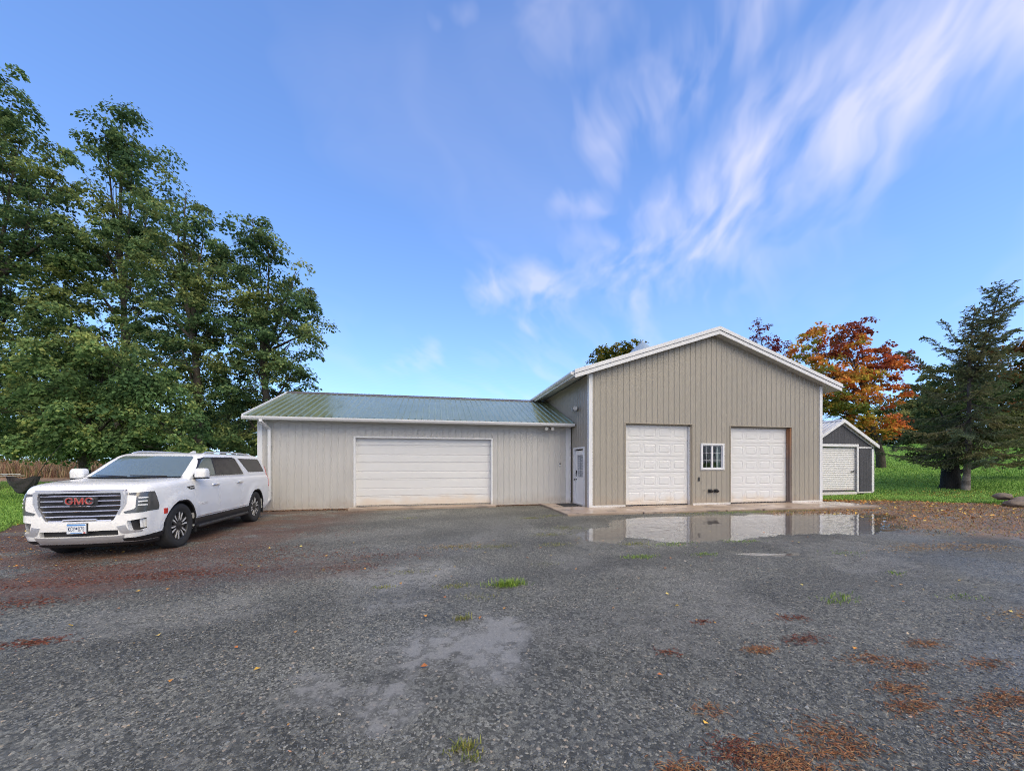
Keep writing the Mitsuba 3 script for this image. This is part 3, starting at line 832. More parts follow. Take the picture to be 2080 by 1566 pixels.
rd = obj('roll_up_door', fan_quads(np.stack([np.stack([V(x, SY0 + .10 - .018 * (1 - math.cos(t * 2 * math.pi)) ** .8 / 1.74, RD[2] + (RD[3] - RD[2] - .05) * t / 23) for t in np.linspace(0, 23, 23 * 8 + 1)]) for x in (RD[0], RD[1])], 1)), M_DOOR, sh, label='white corrugated roll-up door')
obj('bottom_bar', cbox(RD[0], RD[1], SY0 + .02, SY0 + .11, .20, .262, .008), mat('bar_grey', (.10, .10, .10), .6), rd)
obj('handle', [cbox(20.89, 21.10, SY0 + .03, SY0 + .055, 1.18, 1.235, .008), cbox(20.96, 21.04, SY0 + .02, SY0 + .03, 1.165, 1.25, .004)], M_BLACK, rd)
obj('door_trim', [cbox(RD[0] - .11, RD[0], SY0 - .03, SY0 + .09, .16, RD[3] + .001, .005), cbox(RD[1], RD[1] + .113, SY0 - .03, SY0 + .09, .16, RD[3] + .001, .005), cbox(RD[0] - .11, RD[1] + .113, SY0 - .034, SY0 + .09, RD[3] + .002, RD[3] + .14, .005)], M_WHITE, sh)
obj('sill', [box(RD[0] - .11, RD[1] - .02, SY0 - .035, SY0 + .12, .02, .158), box(SX0, SX1, SY0 + .0, SY0 + .06, .10, .168)], M_WHITE, sh)
obj('skid', [box(x, x + .1, SY0 + .13, SY1, -.05, .10) for x in (SX0 + .4, SCX, SX1 - .5)], mat('skid_wood', (.05, .04, .03), .9), sh)

# ------------------------------------------------------------------ the white SUV (local: x forward, y to its left, z up, front axle at x = 0)
CTH = .0392
CF = V(math.sin(CTH), -math.cos(CTH), 0)
CL = V(-CF[1], CF[0], 0)
CAR0 = V(-5.73, 8.22, -.05)
CM = np.eye(4)
CM[:3, 0], CM[:3, 1], CM[:3, 2], CM[:3, 3] = CF * .97, CL * .915, (0, 0, 1.03), CAR0
car = thing('suv', 'white full-size SUV parked on the gravel beside the low garage', 'car')
WB = 3.407
M_PAINT = 'mat_car_white_paint'
scene[M_PAINT] = {'type': 'twosided', 'b': {'type': 'roughplastic', 'diffuse_reflectance': rgbv((.82, .815, .80)), 'alpha': .06, 'int_ior': 1.5, 'nonlinear': False}}
M_CGLASS = mat('car_dark_glass', (.10, .125, .105), .03, coat=1., coat_rough=.01)
scene[M_CGLASS]['b'].pop('specular')
scene[M_CGLASS]['b']['eta'] = 2.7
M_TINT = mat('car_tinted_glass', (.020, .017, .018), .05, spec=.6, coat=.6, coat_rough=.02)
M_CHROME = mat('chrome', (.80, .80, .82), .12, metal=1.)
M_CHROME2 = mat('satin_chrome', (.72, .72, .73), .36, metal=.75)
M_TYRE = mat('tyre_rubber', (.022, .022, .023), .75)
M_LAMP = mat('head_lamp_lens', (.058, .060, .060), .12, spec=.8, coat=1.)
M_LAMPW = mat('lamp_white', (.75, .75, .74), .2, coat=1.)
M_RED = mat('red_reflector', (.45, .03, .02), .2, coat=1.)
M_EMBLEM = mat('red_emblem', (.42, .05, .04), .25, coat=1.)


def cobj(name, mesh, m, parent=None, smooth=False, **k):
    mesh = trimesh.util.concatenate(mesh) if isinstance(mesh, list) else mesh.copy()
    v_ = np.array(mesh.vertices)
    k_ = np.clip((v_[:, 0] - .15) / .75, 0, 1)
    v_[:, 1] *= 1 - .10 * k_ * k_ * (3 - 2 * k_)      # the nose tapers in plan
    mesh.vertices = v_
    mesh.apply_transform(CM)
    return obj(name, mesh, m, parent or car, smooth=smooth, **k)


def manif(tm):
    tm = trimesh.Trimesh(tm.vertices, tm.faces, process=True)
    m = m3.Manifold(m3.Mesh(np.asarray(tm.vertices, np.float32), np.asarray(tm.faces, np.uint32)))
    return m


def unman(m):
    a = m.to_mesh()
    return TM(a.vert_properties[:, :3], a.tri_verts)


def outline(xf, xr, w, bow, rfx, rfy, rr, bump=None):
    y1 = w - rfy
    ys = np.linspace(0, y1, 9)
    p = [(xf - bow * (y / w) ** 2, y) for y in ys]
    xc = xf - bow * (y1 / w) ** 2 - rfx
    for t in np.linspace(0, np.pi / 2, 9)[1:]:
        p.append((xc + rfx * math.cos(t), y1 + rfy * math.sin(t)))
    for x in np.linspace(xc, xr + rr, 70)[1:]:
        p.append((x, w + (bump(x) if bump else 0)))
    for t in np.linspace(0, np.pi / 2, 8)[1:]:
        p.append((xr + rr - rr * math.sin(t), w - rr + rr * math.cos(t)))
    for y in np.linspace(w - rr, 0, 6)[1:]:
        p.append((xr, y))
    p = np.array(p)
    return np.vstack([p, p[-2:0:-1] * [1, -1]])


def stack(levels, n, zfn=None, off=0.):
    """levels: rows z, xf, xr, w, bow, rfx, rfy, rr; a closed skin through the outlines"""
    L = np.array(levels, float)
    s = np.arange(len(L))
    ip = PchipInterpolator(s, L)
    rings = []
    for t in np.linspace(0, len(L) - 1, n):
        z, xf, xr, w, bow, rfx, rfy, rr = ip(t)
        bump = None
        if z < 1.08:
            def bump(x, z=z):
                b = 0
                for xw in (0, -WB):
                    dd = math.hypot(x - xw, z - .42)
                    b = max(b, .018 * float(np.clip((.66 - dd) / .10, 0, 1)))
                return b
        o = outline(xf + off, xr - off, w + off, bow, rfx, rfy, rr, bump)
        zz = np.full(len(o), z) if zfn is None else zfn(o[:, 0], np.full(len(o), z), o[:, 1])
        rings.append(np.column_stack([o, zz]))
    P = np.array(rings)
    P = np.concatenate([P, P[:, :1]], 1)
    n_, m_ = P.shape[:2]
    i, j = np.meshgrid(np.arange(n_ - 1), np.arange(m_ - 1), indexing='ij')
    mm = m_ - 1
    a, b = i * mm + j, i * mm + (j + 1) % mm
    f = np.vstack([np.stack([a, b, b + mm], -1).reshape(-1, 3), np.stack([a, b + mm, a + mm], -1).reshape(-1, 3)])
    v = P[:, :-1].reshape(-1, 3)
    # caps: zip the two halves of the ring
    def cap(base, flip):
        h = mm // 2
        out = []
        for k in range(1, h):
            l, r = base + k, base + mm - k
            l0, r0 = base + k - 1, base + (mm - k + 1) % mm
            if k == 1:
                out.append((base, l, r))
            else:
                out += [(l0, l, r), (l0, r, r0)]
        out.append((base + h - 1, base + h, base + h + 1))
        o = np.array(out)
        return o[:, ::-1] if flip else o
    f = np.vstack([f, cap(0, True), cap((n_ - 1) * mm, False)])
    tm = TM(v, f)
    if tm.volume < 0:
        tm = TM(v, f[:, ::-1])
    return tm


def hood_z(x, z, y):
    fall = .085 * np.clip((x + .5) / 1.45, 0, 1) ** 1.6
    crown = .020 * (1 - np.clip(np.abs(y) / .95, 0, 1) ** 2) * np.clip((z - 1.14) / .10, 0, 1)
    return z - fall * np.clip((z - .95) / .2, 0, 1) + crown


# z, xf, xr, w, bow, rfx, rfy, rr
LOW = [(.27, .84, -4.23, .88, .10, .24, .20, .20), (.30, .93, -4.31, .935, .10, .26, .20, .18), (.40, .975, -4.37, .975, .09, .26, .20, .16), (.55, .985, -4.39, .995, .08, .25, .19, .15), (.75, .965, -4.39, 1.012, .07, .24, .18, .14),
       (.95, .945, -4.38, 1.016, .065, .23, .17, .13), (1.10, .925, -4.36, 1.008, .06, .22, .17, .12), (1.20, .905, -4.35, .99, .06, .22, .17, .12), (1.255, .86, -4.34, .955, .06, .20, .16, .12), (1.285, .76, -4.31, .89, .05, .16, .14, .12), (1.30, .55, -4.21, .74, .03, .12, .12, .12)]
CAB = [(1.16, .02, -4.30, .96, .27, .10, .10, .16), (1.27, -.05, -4.35, .955, .28, .10, .10, .15), (1.34, -.16, -4.36, .942, .28, .10, .10, .15), (1.46, -.38, -4.33, .915, .26, .10, .10, .15), (1.59, -.61, -4.27, .880, .23, .10, .10, .15), (1.69, -.80, -4.20, .850, .20, .11, .10, .15),
       (1.745, -.94, -4.14, .815, .18, .12, .10, .15), (1.780, -1.09, -4.06, .765, .16, .14, .12, .15), (1.802, -1.36, -3.9, .66, .12, .16, .14, .16), (1.815, -1.75, -3.6, .46, .08, .2, .14, .16)]
low = stack(LOW, 44, hood_z)
cab = stack(CAB, 34)
lowM, cabM = manif(low), manif(cab)
low_in = manif(stack(LOW, 44, lambda x, z, y: hood_z(x, z, y) * .985 + .008, -.016))
low_out = manif(stack(LOW, 44, lambda x, z, y: hood_z(x, z, y) + .004, .006))
cab_out = manif(stack(CAB, 34, None, .004))
cab_out2 = manif(stack(CAB, 34, None, .010))
bodyM = lowM + cabM


def pr(poly, lo, hi, axis):
    m = manif(extr(poly, lo, hi, axis))
    return m


def cyl(x, z, r, y0, y1):
    return manif(extr(Point(x, z).buffer(r, 28), y0, y1, 'y'))


for xw in (0, -WB):
    for s_ in (-1, 1):
        y0, y1 = sorted((s_ * .62, s_ * 1.3))
        r_ = .475
        arch = Point(xw, .43).buffer(r_, 32).union(sbox(xw - r_ + .01, 0, xw + r_ - .01, .43)).intersection(sbox(xw - 1, 0, xw + 1, .43 + r_ - .015))
        bodyM = bodyM - pr(arch, y0, y1, 'y')
# door and hood seams: 6 mm slits, 16 mm deep
seams = []
th = .004


def slit(pts):
    from shapely.geometry import LineString
    return LineString(pts).buffer(th, cap_style=2)


for pts in ([(-.36, 1.26), (-.43, 1.12), (-.40, .75), (-.45, .51)], [(-1.36, 1.29), (-1.40, .51)], [(-2.67, 1.29), (-2.62, 1.02), (-2.50, .80), (-2.46, .51)], [(-.45, .52), (-2.46, .52)]):
    seams.append(pr(slit(pts), -1.3, 1.3, 'y'))
hl = m3.Manifold.batch_boolean(seams, m3.OpType.Add) - low_in
bodyM = bodyM - hl
hoodcut = pr(slit([(.80, -.74), (.55, -.80), (-.30, -.82)]).union(slit([(.80, .74), (.55, .80), (-.30, .82)])), 1.05, 1.5, 'z') - low_in
bodyM = bodyM - hoodcut
# grille opening and bumper pockets
GR = Polygon([(-.66, 1.105), (.66, 1.105), (.675, 1.06), (.665, .86), (.55, .655), (.50, .635), (-.50, .635), (-.55, .655), (-.665, .86), (-.675, 1.06)])
bodyM = bodyM - pr(GR, .82, 1.2, 'x')
FOG = Polygon([(.755, .630), (.985, .665), (.975, .495), (.91, .462), (.79, .465)])
fog_in = manif(stack(LOW, 44, hood_z, -.085))
for s_ in (-1, 1):
    P_ = affinity.scale(FOG, s_, 1, origin=(0, 0))
    bodyM = bodyM - (pr(P_, .3, 1.3, 'x') - fog_in)
bodyM = bodyM - (pr(sbox(-.62, .408, .62, .495), .5, 1.3, 'x') - fog_in)
cobj('body', unman(bodyM), M_PAINT, smooth=28)
lin_ = []
for xw in (0, -WB):
    for s_ in (-1, 1):
        pts = np.array([(xw + .478 * math.cos(t), .43 + .46 * math.sin(t)) for t in np.linspace(-.3, math.pi + .3, 24)])
        P = np.stack([np.column_stack([pts[:, 0], np.full(24, s_ * y), pts[:, 1]]) for y in (.55, .985)])
        lin_.append(fan_quads(P))
cobj('wheel_arch_liner', lin_[0], M_BLACK)
for m_ in lin_[1:]:
    cobj('wheel_arch_liner', m_, M_BLACK)
# black lip along each arch
for xw in (0, -WB):
    for s_ in (1, -1):
        pts = [V(xw + .470 * math.cos(t), s_ * (1.004 if abs(math.sin(t)) > .2 else .99), min(.43 + .470 * math.sin(t), .43 + .447)) for t in np.linspace(-.12, math.pi + .12, 30)]
        cobj('wheel_arch_lip', tube(pts, .020, 6), M_BLACK, smooth=True)
# glass
WS = Polygon([(-.80, 1.305), (.80, 1.305), (.80, 1.34), (.70, 1.700), (.64, 1.728), (-.64, 1.728), (-.70, 1.700), (-.80, 1.34)])
ws = (cab_out ^ pr(WS, -1.25, .5, 'x')) - manif(stack(CAB, 34, None, -.03))
ws = ws ^ pr(sbox(-1.25, -1, .5, 1), 1.2, 1.9, 'z')
cobj('windscreen', unman(ws), M_CGLASS, smooth=28, label='windscreen reflecting the sky')
S1 = Polygon([(-.50, 1.325), (-.95, 1.650), (-1.06, 1.690), (-1.325, 1.697), (-1.34, 1.325)])
S2 = Polygon([(-1.385, 1.325), (-1.40, 1.699), (-2.34, 1.712), (-2.43, 1.695), (-2.69, 1.365), (-2.69, 1.325)])
S3 = Polygon([(-2.64, 1.708), (-3.02, 1.385), (-3.07, 1.355), (-4.09, 1.355), (-4.04, 1.45), (-3.90, 1.675), (-3.85, 1.705)])
cin = manif(stack(CAB, 34, None, -.03))
for S, nm, m_ in ((S1, 'front_window', M_CGLASS), (S2, 'rear_window', M_TINT), (S3, 'quarter_window', M_TINT)):
    for s_ in (1, -1):
        y0, y1 = sorted((s_ * .5, s_ * 1.2))
        cobj(nm, unman((cab_out ^ pr(S, y0, y1, 'y')) - cin), m_, smooth=28)
TR = Polygon([(-.45, 1.31), (-.93, 1.675), (-1.07, 1.712), (-2.36, 1.730), (-2.46, 1.708), (-2.745, 1.345), (-2.745, 1.31)])
tr_in = TR.buffer(-.016, join_style=2)
c2in = manif(stack(CAB, 34, None, -.01))
low2 = lowM
for s_ in (1, -1):
    y0, y1 = sorted((s_ * .5, s_ * 1.2))
    cobj('window_surround', unman((manif(stack(CAB, 34, None, .0025)) ^ pr(TR, y0, y1, 'y')) - c2in), M_BLACK, smooth=28)
    cobj('window_chrome', unman(((cab_out2 ^ pr(sbox(-2.75, 1.300, -.46, 1.314).union(Polygon([(-2.735, 1.302), (-2.445, 1.705), (-2.46, 1.712), (-2.765, 1.302)])), y0, y1, 'y')) - c2in)), M_CHROME, smooth=28)
cobj('rear_screen', unman(((cab_out ^ pr(Polygon([(-.72, 1.36), (.72, 1.36), (.64, 1.68), (-.64, 1.68)]), -5, -4.0, 'x')) - cin)), M_TINT, smooth=28)
# grille
cobj('grille_back', [extr(GR.buffer(.02), .78, .900, 'x')], M_BLACK)
gxf = lambda y: .945 - .055 * (y / .95) ** 2


def bent_bar(y0, y1, z, hz, x_off=0., dz=lambda y: 0., th=.03, n=18):
    pts = [V(gxf(y) + x_off, y, z + dz(y)) for y in np.linspace(y0, y1, n)]
    P = []
    for p in pts:
        P.append([p + V(-th, 0, -hz), p + V(-.003, 0, -hz), p + V(.004, 0, 0), p + V(-.003, 0, hz), p + V(-th, 0, hz), p + V(-th, 0, -hz)])
    return fan_quads(np.array(P))


def gwid(z):
    return float(np.interp(z, [.635, .66, .86, 1.06, 1.1], [.50, .54, .655, .66, .65]))


grl = cobj('grille_frame', [extr(GR.buffer(.035, join_style=2).difference(GR.buffer(-.012, join_style=2)).intersection(sbox(-1, .5, 1, 1.2)), .862, .940, 'x')], M_CHROME2, label='chrome frame of the grille')
cobj('side_bracket', [extr([(.69, 1.12), (.745, 1.11), (.745, .93), (.60, .63), (.535, .61), (.66, .86)], .83, .925, 'x')], M_CHROME2, grl)
cobj('side_bracket', [extr([(-.69, 1.12), (-.745, 1.11), (-.745, .93), (-.60, .63), (-.535, .61), (-.66, .86)][::-1], .83, .925, 'x')], M_CHROME2, grl)
for z in (1.045, .965, .885, .805, .725):
    w_ = gwid(z) - .015
    cobj('grille_bar', bent_bar(-w_, w_, z, .0095, -.006, th=.008), M_CHROME, grl)
for z in (1.085, 1.005, .925, .845, .765, .685):
    w_ = gwid(z) - .03
    cobj('grille_bar', bent_bar(-w_, w_, z, .006, -.030, th=.006), M_BLACK, grl)
zlow = lambda y: .020 * float(np.clip((abs(y) - .26) / .05, 0, 1)) * -1 + .0
cobj('grille_bar', bent_bar(-.50, .50, .662, .010, .008, lambda y: .012 if abs(y) < .27 else -.008, n=60), M_CHROME, grl)
cobj('hood_chrome', bent_bar(-.72, .72, 1.135, .012, .0), M_CHROME)


def letters(text, hgt, depth, origin, ex, ey, bold=True, stretch=1.0):
    m = meshkit.text_mesh(text, hgt, depth, bold)
    v = np.array(m.vertices)
    v[:, 0] -= (v[:, 0].max() + v[:, 0].min()) / 2
    ex, ey = V(*ex), V(*ey)
    en = np.cross(ex, ey)
    return TM(V(*origin) + v[:, :1] * ex * stretch + v[:, 1:2] * ey + v[:, 2:3] * en, m.faces)


cobj('emblem_back', cbox(.915, .940, -.27, .285, .895, 1.05, .008), M_BLACK)
cobj('emblem', [letters('GMC', .108, .016, (.945, 0, .918), (0, 1, 0), (0, 0, 1), True, 1.36)], M_CHROME, label='red lettered emblem')
cobj('emblem_letter_face', [letters('GMC', .100, .006, (.961, 0, .922), (0, 1, 0), (0, 0, 1), False, 1.36)], M_EMBLEM, f'{car}__emblem')
# bumper: dark intake bar, chrome lip, valance, plate
cobj('lower_intake', unman(manif(stack(LOW, 44, hood_z, -.070)) ^ pr(sbox(-.622, .406, .622, .497), .5, 1.3, 'x')), M_BLACK)
for s_ in (-1, 1):
    pass
lipM = (low_out ^ pr(Polygon([(-.72, .415), (-.64, .400), (.64, .400), (.72, .415), (.68, .325), (.62, .305), (-.62, .305), (-.68, .325)]), .4, 1.3, 'x'))
cobj('bumper_chrome', unman(lipM), M_CHROME2, smooth=28)
val = stack([(.19, .70, -.2, .80, .10, .22, .18, .1), (.22, .80, -.2, .88, .10, .24, .18, .1), (.272, .85, -.2, .90, .10, .24, .2, .1)], 8)
cobj('valance', unman(manif(val) - pr(sbox(-.5, -.5, .5, .95), -1.3, 1.3, 'y') if False else manif(val) - cyl(0, .42, .47, -1.2, 1.2)), M_BLACK, smooth=28)
valb = (low_out ^ (pr(Polygon([(.46, .26), (1.2, .26), (1.2, .325), (.46, .40)]), -1.3, 1.3, 'y'))) - pr(sbox(-.67, .2, .67, .5), .5, 1.3, 'x')
cobj('bumper_lower_black', unman(valb), M_BLACK, smooth=28)
pl = cobj('licence_plate', cbox(.997, 1.010, -.153, .153, .462, .618, .006), mat('plate_white', (.70, .74, .78), .35), label='pale blue licence plate')
cobj('plate_band', extr([(-.145, .588), (.145, .588), (.145, .612), (-.145, .612)], 1.010, 1.0115, 'x'), mat('plate_blue', (.10, .28, .62), .35), pl)
cobj('plate_letters', [letters('KGY', .070, .003, (1.010, -.072, .502), (0, 1, 0), (0, 0, 1), False, .56), letters('075', .070, .003, (1.010, .078, .502), (0, 1, 0), (0, 0, 1), False, .56), letters('*', .06, .003, (1.010, .003, .502), (0, 1, 0), (0, 0, 1), True)], mat('plate_ink', (.02, .035, .10), .4), pl)
cobj('plate_band', extr([(-.09, .470), (.09, .470), (.09, .482), (-.09, .482)], 1.010, 1.0115, 'x'), 'mat_plate_blue', pl)
cobj('plate_sticker', extr([(.112, .468), (.145, .468), (.145, .488), (.112, .488)], 1.010, 1.0118, 'x'), M_RED, pl)
cobj('plate_bracket', cbox(.88, .996, -.165, .165, .45, .625, .006), M_BLACK)
# headlights wrap round the corners
HLP = Polygon([(.755, 1.085), (1.1, 1.105), (1.1, .80), (.965, .765), (.72, .755), (.70, .785), (.86, .825), (.885, .86), (.885, 1.045), (.755, 1.055)])
for s_ in (1, -1):
    P_ = affinity.scale(HLP, s_, 1, origin=(0, 0))
    pris = pr(P_, .56, 1.3, 'x') ^ pr(Polygon([(.575, .85), (.66, 1.12), (1.3, 1.12), (1.3, .72), (.60, .72)]), -1.2, 1.2, 'y')
    hl_ = cobj('headlight', unman((low_out ^ pris) - low_in), M_LAMP, smooth=28)
    bars = []
    for z in (.885, .945, 1.005):
        q = pr(affinity.scale(sbox(.915, z - .010, 1.0, z + .010), s_, 1, origin=(0, 0)), .64, 1.3, 'x')
        bars.append(q)
    b_ = manif(stack(LOW, 44, lambda x, z, y: hood_z(x, z, y) + .004, .010)) ^ m3.Manifold.batch_boolean(bars, m3.OpType.Add)
    for c_ in (b_ - low_in).decompose():
        cobj('lamp_bar', unman(c_), M_LAMPW, hl_)
    # fog pocket
    yb = sorted((s_ * .60, s_ * .95))
    P_ = affinity.scale(FOG.buffer(.01), s_, 1, origin=(0, 0))
    pk = (manif(stack(LOW, 44, hood_z, -.080)) ^ pr(P_, .3, 1.3, 'x')) - manif(stack(LOW, 44, hood_z, -.10))
    fg = cobj('fog_light', unman(pk), M_BLACK, smooth=28)
    for yy in (.915, .942):
        a = affinity.scale(sbox(yy - .010, .505, yy + .010, .645), s_, 1, origin=(0, 0))
        cobj('fog_lamp_bar', unman((manif(stack(LOW, 44, hood_z, -.03)) ^ pr(a, .4, 1.3, 'x')) - manif(stack(LOW, 44, hood_z, -.075))), M_LAMPW, fg)
    P_ = affinity.scale(Polygon([(.60, .555), (.74, .575), (.79, .475), (.95, .470), (.94, .445), (.72, .425), (.66, .445)]), s_, 1, origin=(0, 0))
    cobj('fog_trim', unman((low_out ^ pr(P_, .3, 1.3, 'x')) - low_in), M_CHROME2, smooth=28)
    # side marker, vent badge, door badge, handles, mirror
    P_ = sbox(.425, .69, .490, .785)
    y0, y1 = sorted((s_ * .8, s_ * 1.2))
    cobj('side_marker', unman((manif(stack(LOW, 44, hood_z, .012)) ^ pr(P_, y0, y1, 'y')) - low_in), M_RED)
    P_ = Polygon([(-.16, 1.130), (-.38, 1.140), (-.415, 1.105), (-.405, 1.07), (-.27, 1.07), (-.18, 1.11)])
    vb = cobj('fender_vent', unman((low_out ^ pr(P_, y0, y1, 'y')) - low_in), M_BLACK)
    cobj('vent_chrome', unman((manif(stack(LOW, 44, hood_z, .011)) ^ pr(sbox(-.39, 1.097, -.25, 1.112), y0, y1, 'y')) - low_in), M_CHROME2, vb)
    ex = (-s_, 0, 0)
    cobj('door_badge', [letters('YUKON', .050, .006, (-.70, s_ * 1.013, .74), ex, (0, 0, 1), False, 1.5)], M_CHROME2)
    for xh in (-1.22, -2.37):
        h_ = tube([V(xh + .12, s_ * 1.01, 1.115), V(xh + .10, s_ * 1.048, 1.118), V(xh - .10, s_ * 1.048, 1.118), V(xh - .12, s_ * 1.01, 1.115)], [.016, .018, .018, .016], 8)
        cobj('door_handle', [h_], M_CHROME, smooth=True)
    mm_ = stack([(1.29, -.93, -1.08, .09, .02, .05, .05, .04), (1.305, -.895, -1.10, .112, .02, .06, .06, .05), (1.39, -.89, -1.10, .115, .02, .06, .06, .05), (1.455, -.90, -1.095, .10, .02, .06, .06, .05), (1.478, -.94, -1.07, .065, .02, .05, .04, .04)], 14)
    mm_.apply_translation((.50, s_ * 1.105, .0))
    mr = cobj('door_mirror', mm_, M_PAINT, smooth=28)
    cobj('mirror_glass', cbox(-.608, -.599, s_ * 1.105 - .08, s_ * 1.105 + .08, 1.32, 1.465, .003), M_CGLASS, mr)
    cobj('mirror_stalk', rect_tube([(-.52, s_ * .95, 1.262), (-.52, s_ * 1.10, 1.280)], .09, .05) + [cbox(-.58, -.43, s_ * 1.13 - .09, s_ * 1.13 + .09, 1.268, 1.292, .008)], M_BLACK, mr)
    # roof rail
    pts = [V(-1.30, s_ * .71, 1.775), V(-1.46, s_ * .705, 1.824), V(-2.6, s_ * .69, 1.846), V(-3.7, s_ * .685, 1.818), V(-3.88, s_ * .69, 1.765)]
    cobj('roof_rail', tube(np.array(PchipInterpolator([0, 1, 2, 3, 4], np.array(pts))(np.linspace(0, 4, 24))), .017, 8), M_CHROME2, smooth=True)
    # running board, sill moulding
    cobj('running_board', [cbox(-2.80, -.50, min(s_ * .85, s_ * 1.065), max(s_ * .85, s_ * 1.065), .285, .350, .02)], M_BLACK)
    y0, y1 = sorted((s_ * .8, s_ * 1.2))
    cobj('sill_cladding', unman((low_out ^ pr(Polygon([(-.47, .26), (-.47, .485), (-2.92, .485), (-2.92, .26)]), y0, y1, 'y'))), M_BLACK, smooth=28)
    cobj('sill_chrome', unman((manif(stack(LOW, 44, hood_z, .012)) ^ pr(Polygon([(-.50, .500), (-.50, .516), (-2.86, .535), (-2.86, .519)]), y0, y1, 'y')) - low_in), M_CHROME, smooth=28)
    # tail lamp, mud flap
    cobj('tail_light', unman((manif(stack(LOW + [], 44, hood_z, .008)) ^ pr(sbox(-4.45, .92, -4.27, 1.27), y0, y1, 'y')) - low_in), M_RED, smooth=28)
    cobj('tail_light', unman((cab_out2 ^ pr(sbox(-4.45, 1.26, -4.25, 1.52), y0 if s_ < 0 else .7, y1 if s_ > 0 else -.7, 'y')) - cin), M_RED, smooth=28)
    for xw in (-.50, -WB - .50):
        cobj('mud_flap', cbox(xw - .02, xw, min(s_ * .74, s_ * .99), max(s_ * .74, s_ * .99), .20, .42, .006), M_BLACK)
# roof fin, wipers, cowl
cobj('antenna_fin', extr([(-2.05, 1.812), (-2.32, 1.812), (-2.31, 1.872), (-2.26, 1.875)], -.022, .022, 'y'), M_PAINT)
cobj('cowl', TM(*(lambda m: (m.vertices, m.faces))(fan_quads(np.array([[V(.02 - .29 * (y / .95) ** 2, y, 1.312), V(-.12 - .29 * (y / .95) ** 2, y, 1.326)] for y in np.linspace(-.83, .83, 24)])))), M_BLACK)
for (a, b) in ((.62, .02), (-.02, -.62)):
    cobj('wiper', tube([V(-.10 - .26 * a * a, a, 1.332), V(-.13 - .26 * b * b, b, 1.350)], .010, 6), M_BLACK)
cobj('underbody', box(-4.4, .7, -.78, .78, .28, .42), M_BLACK)


# wheels
def lathe_y(prof, n=48):
    pr_ = np.array(prof)
    an = np.linspace(0, 2 * np.pi, n + 1)
    P = np.stack([np.stack([r * np.cos(an), np.full(n + 1, y), r * np.sin(an)], -1) for r, y in pr_])
    return fan_quads(P)


def wheel(xw, s_):
    tr_ = trimesh.transformations.translation_matrix((xw, s_ * .85, .415))
    fl_ = np.diag([1, s_, 1, 1.])

    def put(m):
        m = m.copy()
        m.apply_transform(tr_ @ fl_)
        return m
    tyre = lathe_y([(.268, -.13), (.30, -.14), (.36, -.15), (.395, -.135), (.411, -.10), (.415, -.05), (.415, .05), (.411, .10), (.396, .132), (.36, .147), (.31, .139), (.278, .125), (.268, .118)])
    grooves = []
    k = cobj('wheel', put(tyre), M_TYRE, smooth=True)
    labels.pop(k, None)
    for y0, y1 in ((-.09, -.055), (-.045, -.008), (.008, .045), (.055, .09)):
        cobj('tread_rib', put(lathe_y([(.4155, y0), (.4185, y0 + .002), (.4185, y1 - .002), (.4155, y1)])), M_TYRE, k, smooth=True)
    barrel = lathe_y([(.268, .118), (.262, .124), (.25, .10), (.245, .02), (.245, -.12), (.0, -.12)])
    cobj('rim', [put(barrel)], M_BLACK, k, smooth=30)
    cobj('rim_edge', [put(lathe_y([(.270, .119), (.268, .128), (.258, .126), (.252, .112)]))], M_BLACK, k, smooth=True)
    dark, bright = [], []
    for i in range(6):
        a0 = i * math.pi / 3 + .26
        for sg in (-1, 1):
            # each of the six spokes forks in two; the inner face is black, the machined edge bright
            pl_ = Polygon([(.045, sg * .0), (.045, sg * .030), (.12, sg * .046), (.252, sg * .082), (.255, sg * .040), (.15, sg * .004)])
            c_, s2 = math.cos(a0), math.sin(a0)
            d_ = extr(pl_ if sg > 0 else Polygon(list(pl_.exterior.coords)[::-1]), .055, .098, 'y')
            b_ = extr(Polygon([(.095, sg * .022), (.110, sg * .046), (.165, sg * .072), (.253, sg * .098), (.254, sg * .066), (.17, sg * .048)][::sg]), .096, .106, 'y')
            b2 = extr(Polygon([(.15, sg * .010), (.15, sg * .018), (.255, sg * .043), (.256, sg * .028)][::sg]), .0965, .104, 'y')
            R = np.eye(4)
            R[0, 0], R[0, 2], R[2, 0], R[2, 2] = c_, -s2, s2, c_
            for m_ in (d_, b_, b2):
                m_.apply_transform(R)
            dark.append(put(d_))
            bright += [put(b_)]
    for j in range(6):
        sp = cobj('spoke', dark[2 * j:2 * j + 2], M_BLACK, k)
        scene_bright = bright[2 * j:2 * j + 2]
        for q in scene_bright:
            cobj('spoke_face', q, mat('machined_alloy', (.78, .77, .75), .4, metal=.5) if 'mat_machined_alloy' not in scene else 'mat_machined_alloy', k)
    cobj('hub', put(lathe_y([(.075, .06), (.062, .10), (.035, .108), (.0, .110)], 24)), M_BLACK, k, smooth=30)
    cobj('brake_disc', put(lathe_y([(.17, .0), (.17, .02), (.08, .02), (.0, .02)], 32)), mat('brake_iron', (.10, .095, .09), .5, metal=.5) if 'mat_brake_iron' not in scene else 'mat_brake_iron', k)


for xw in (0, -WB):
    for s_ in (1, -1):
        wheel(xw, s_)

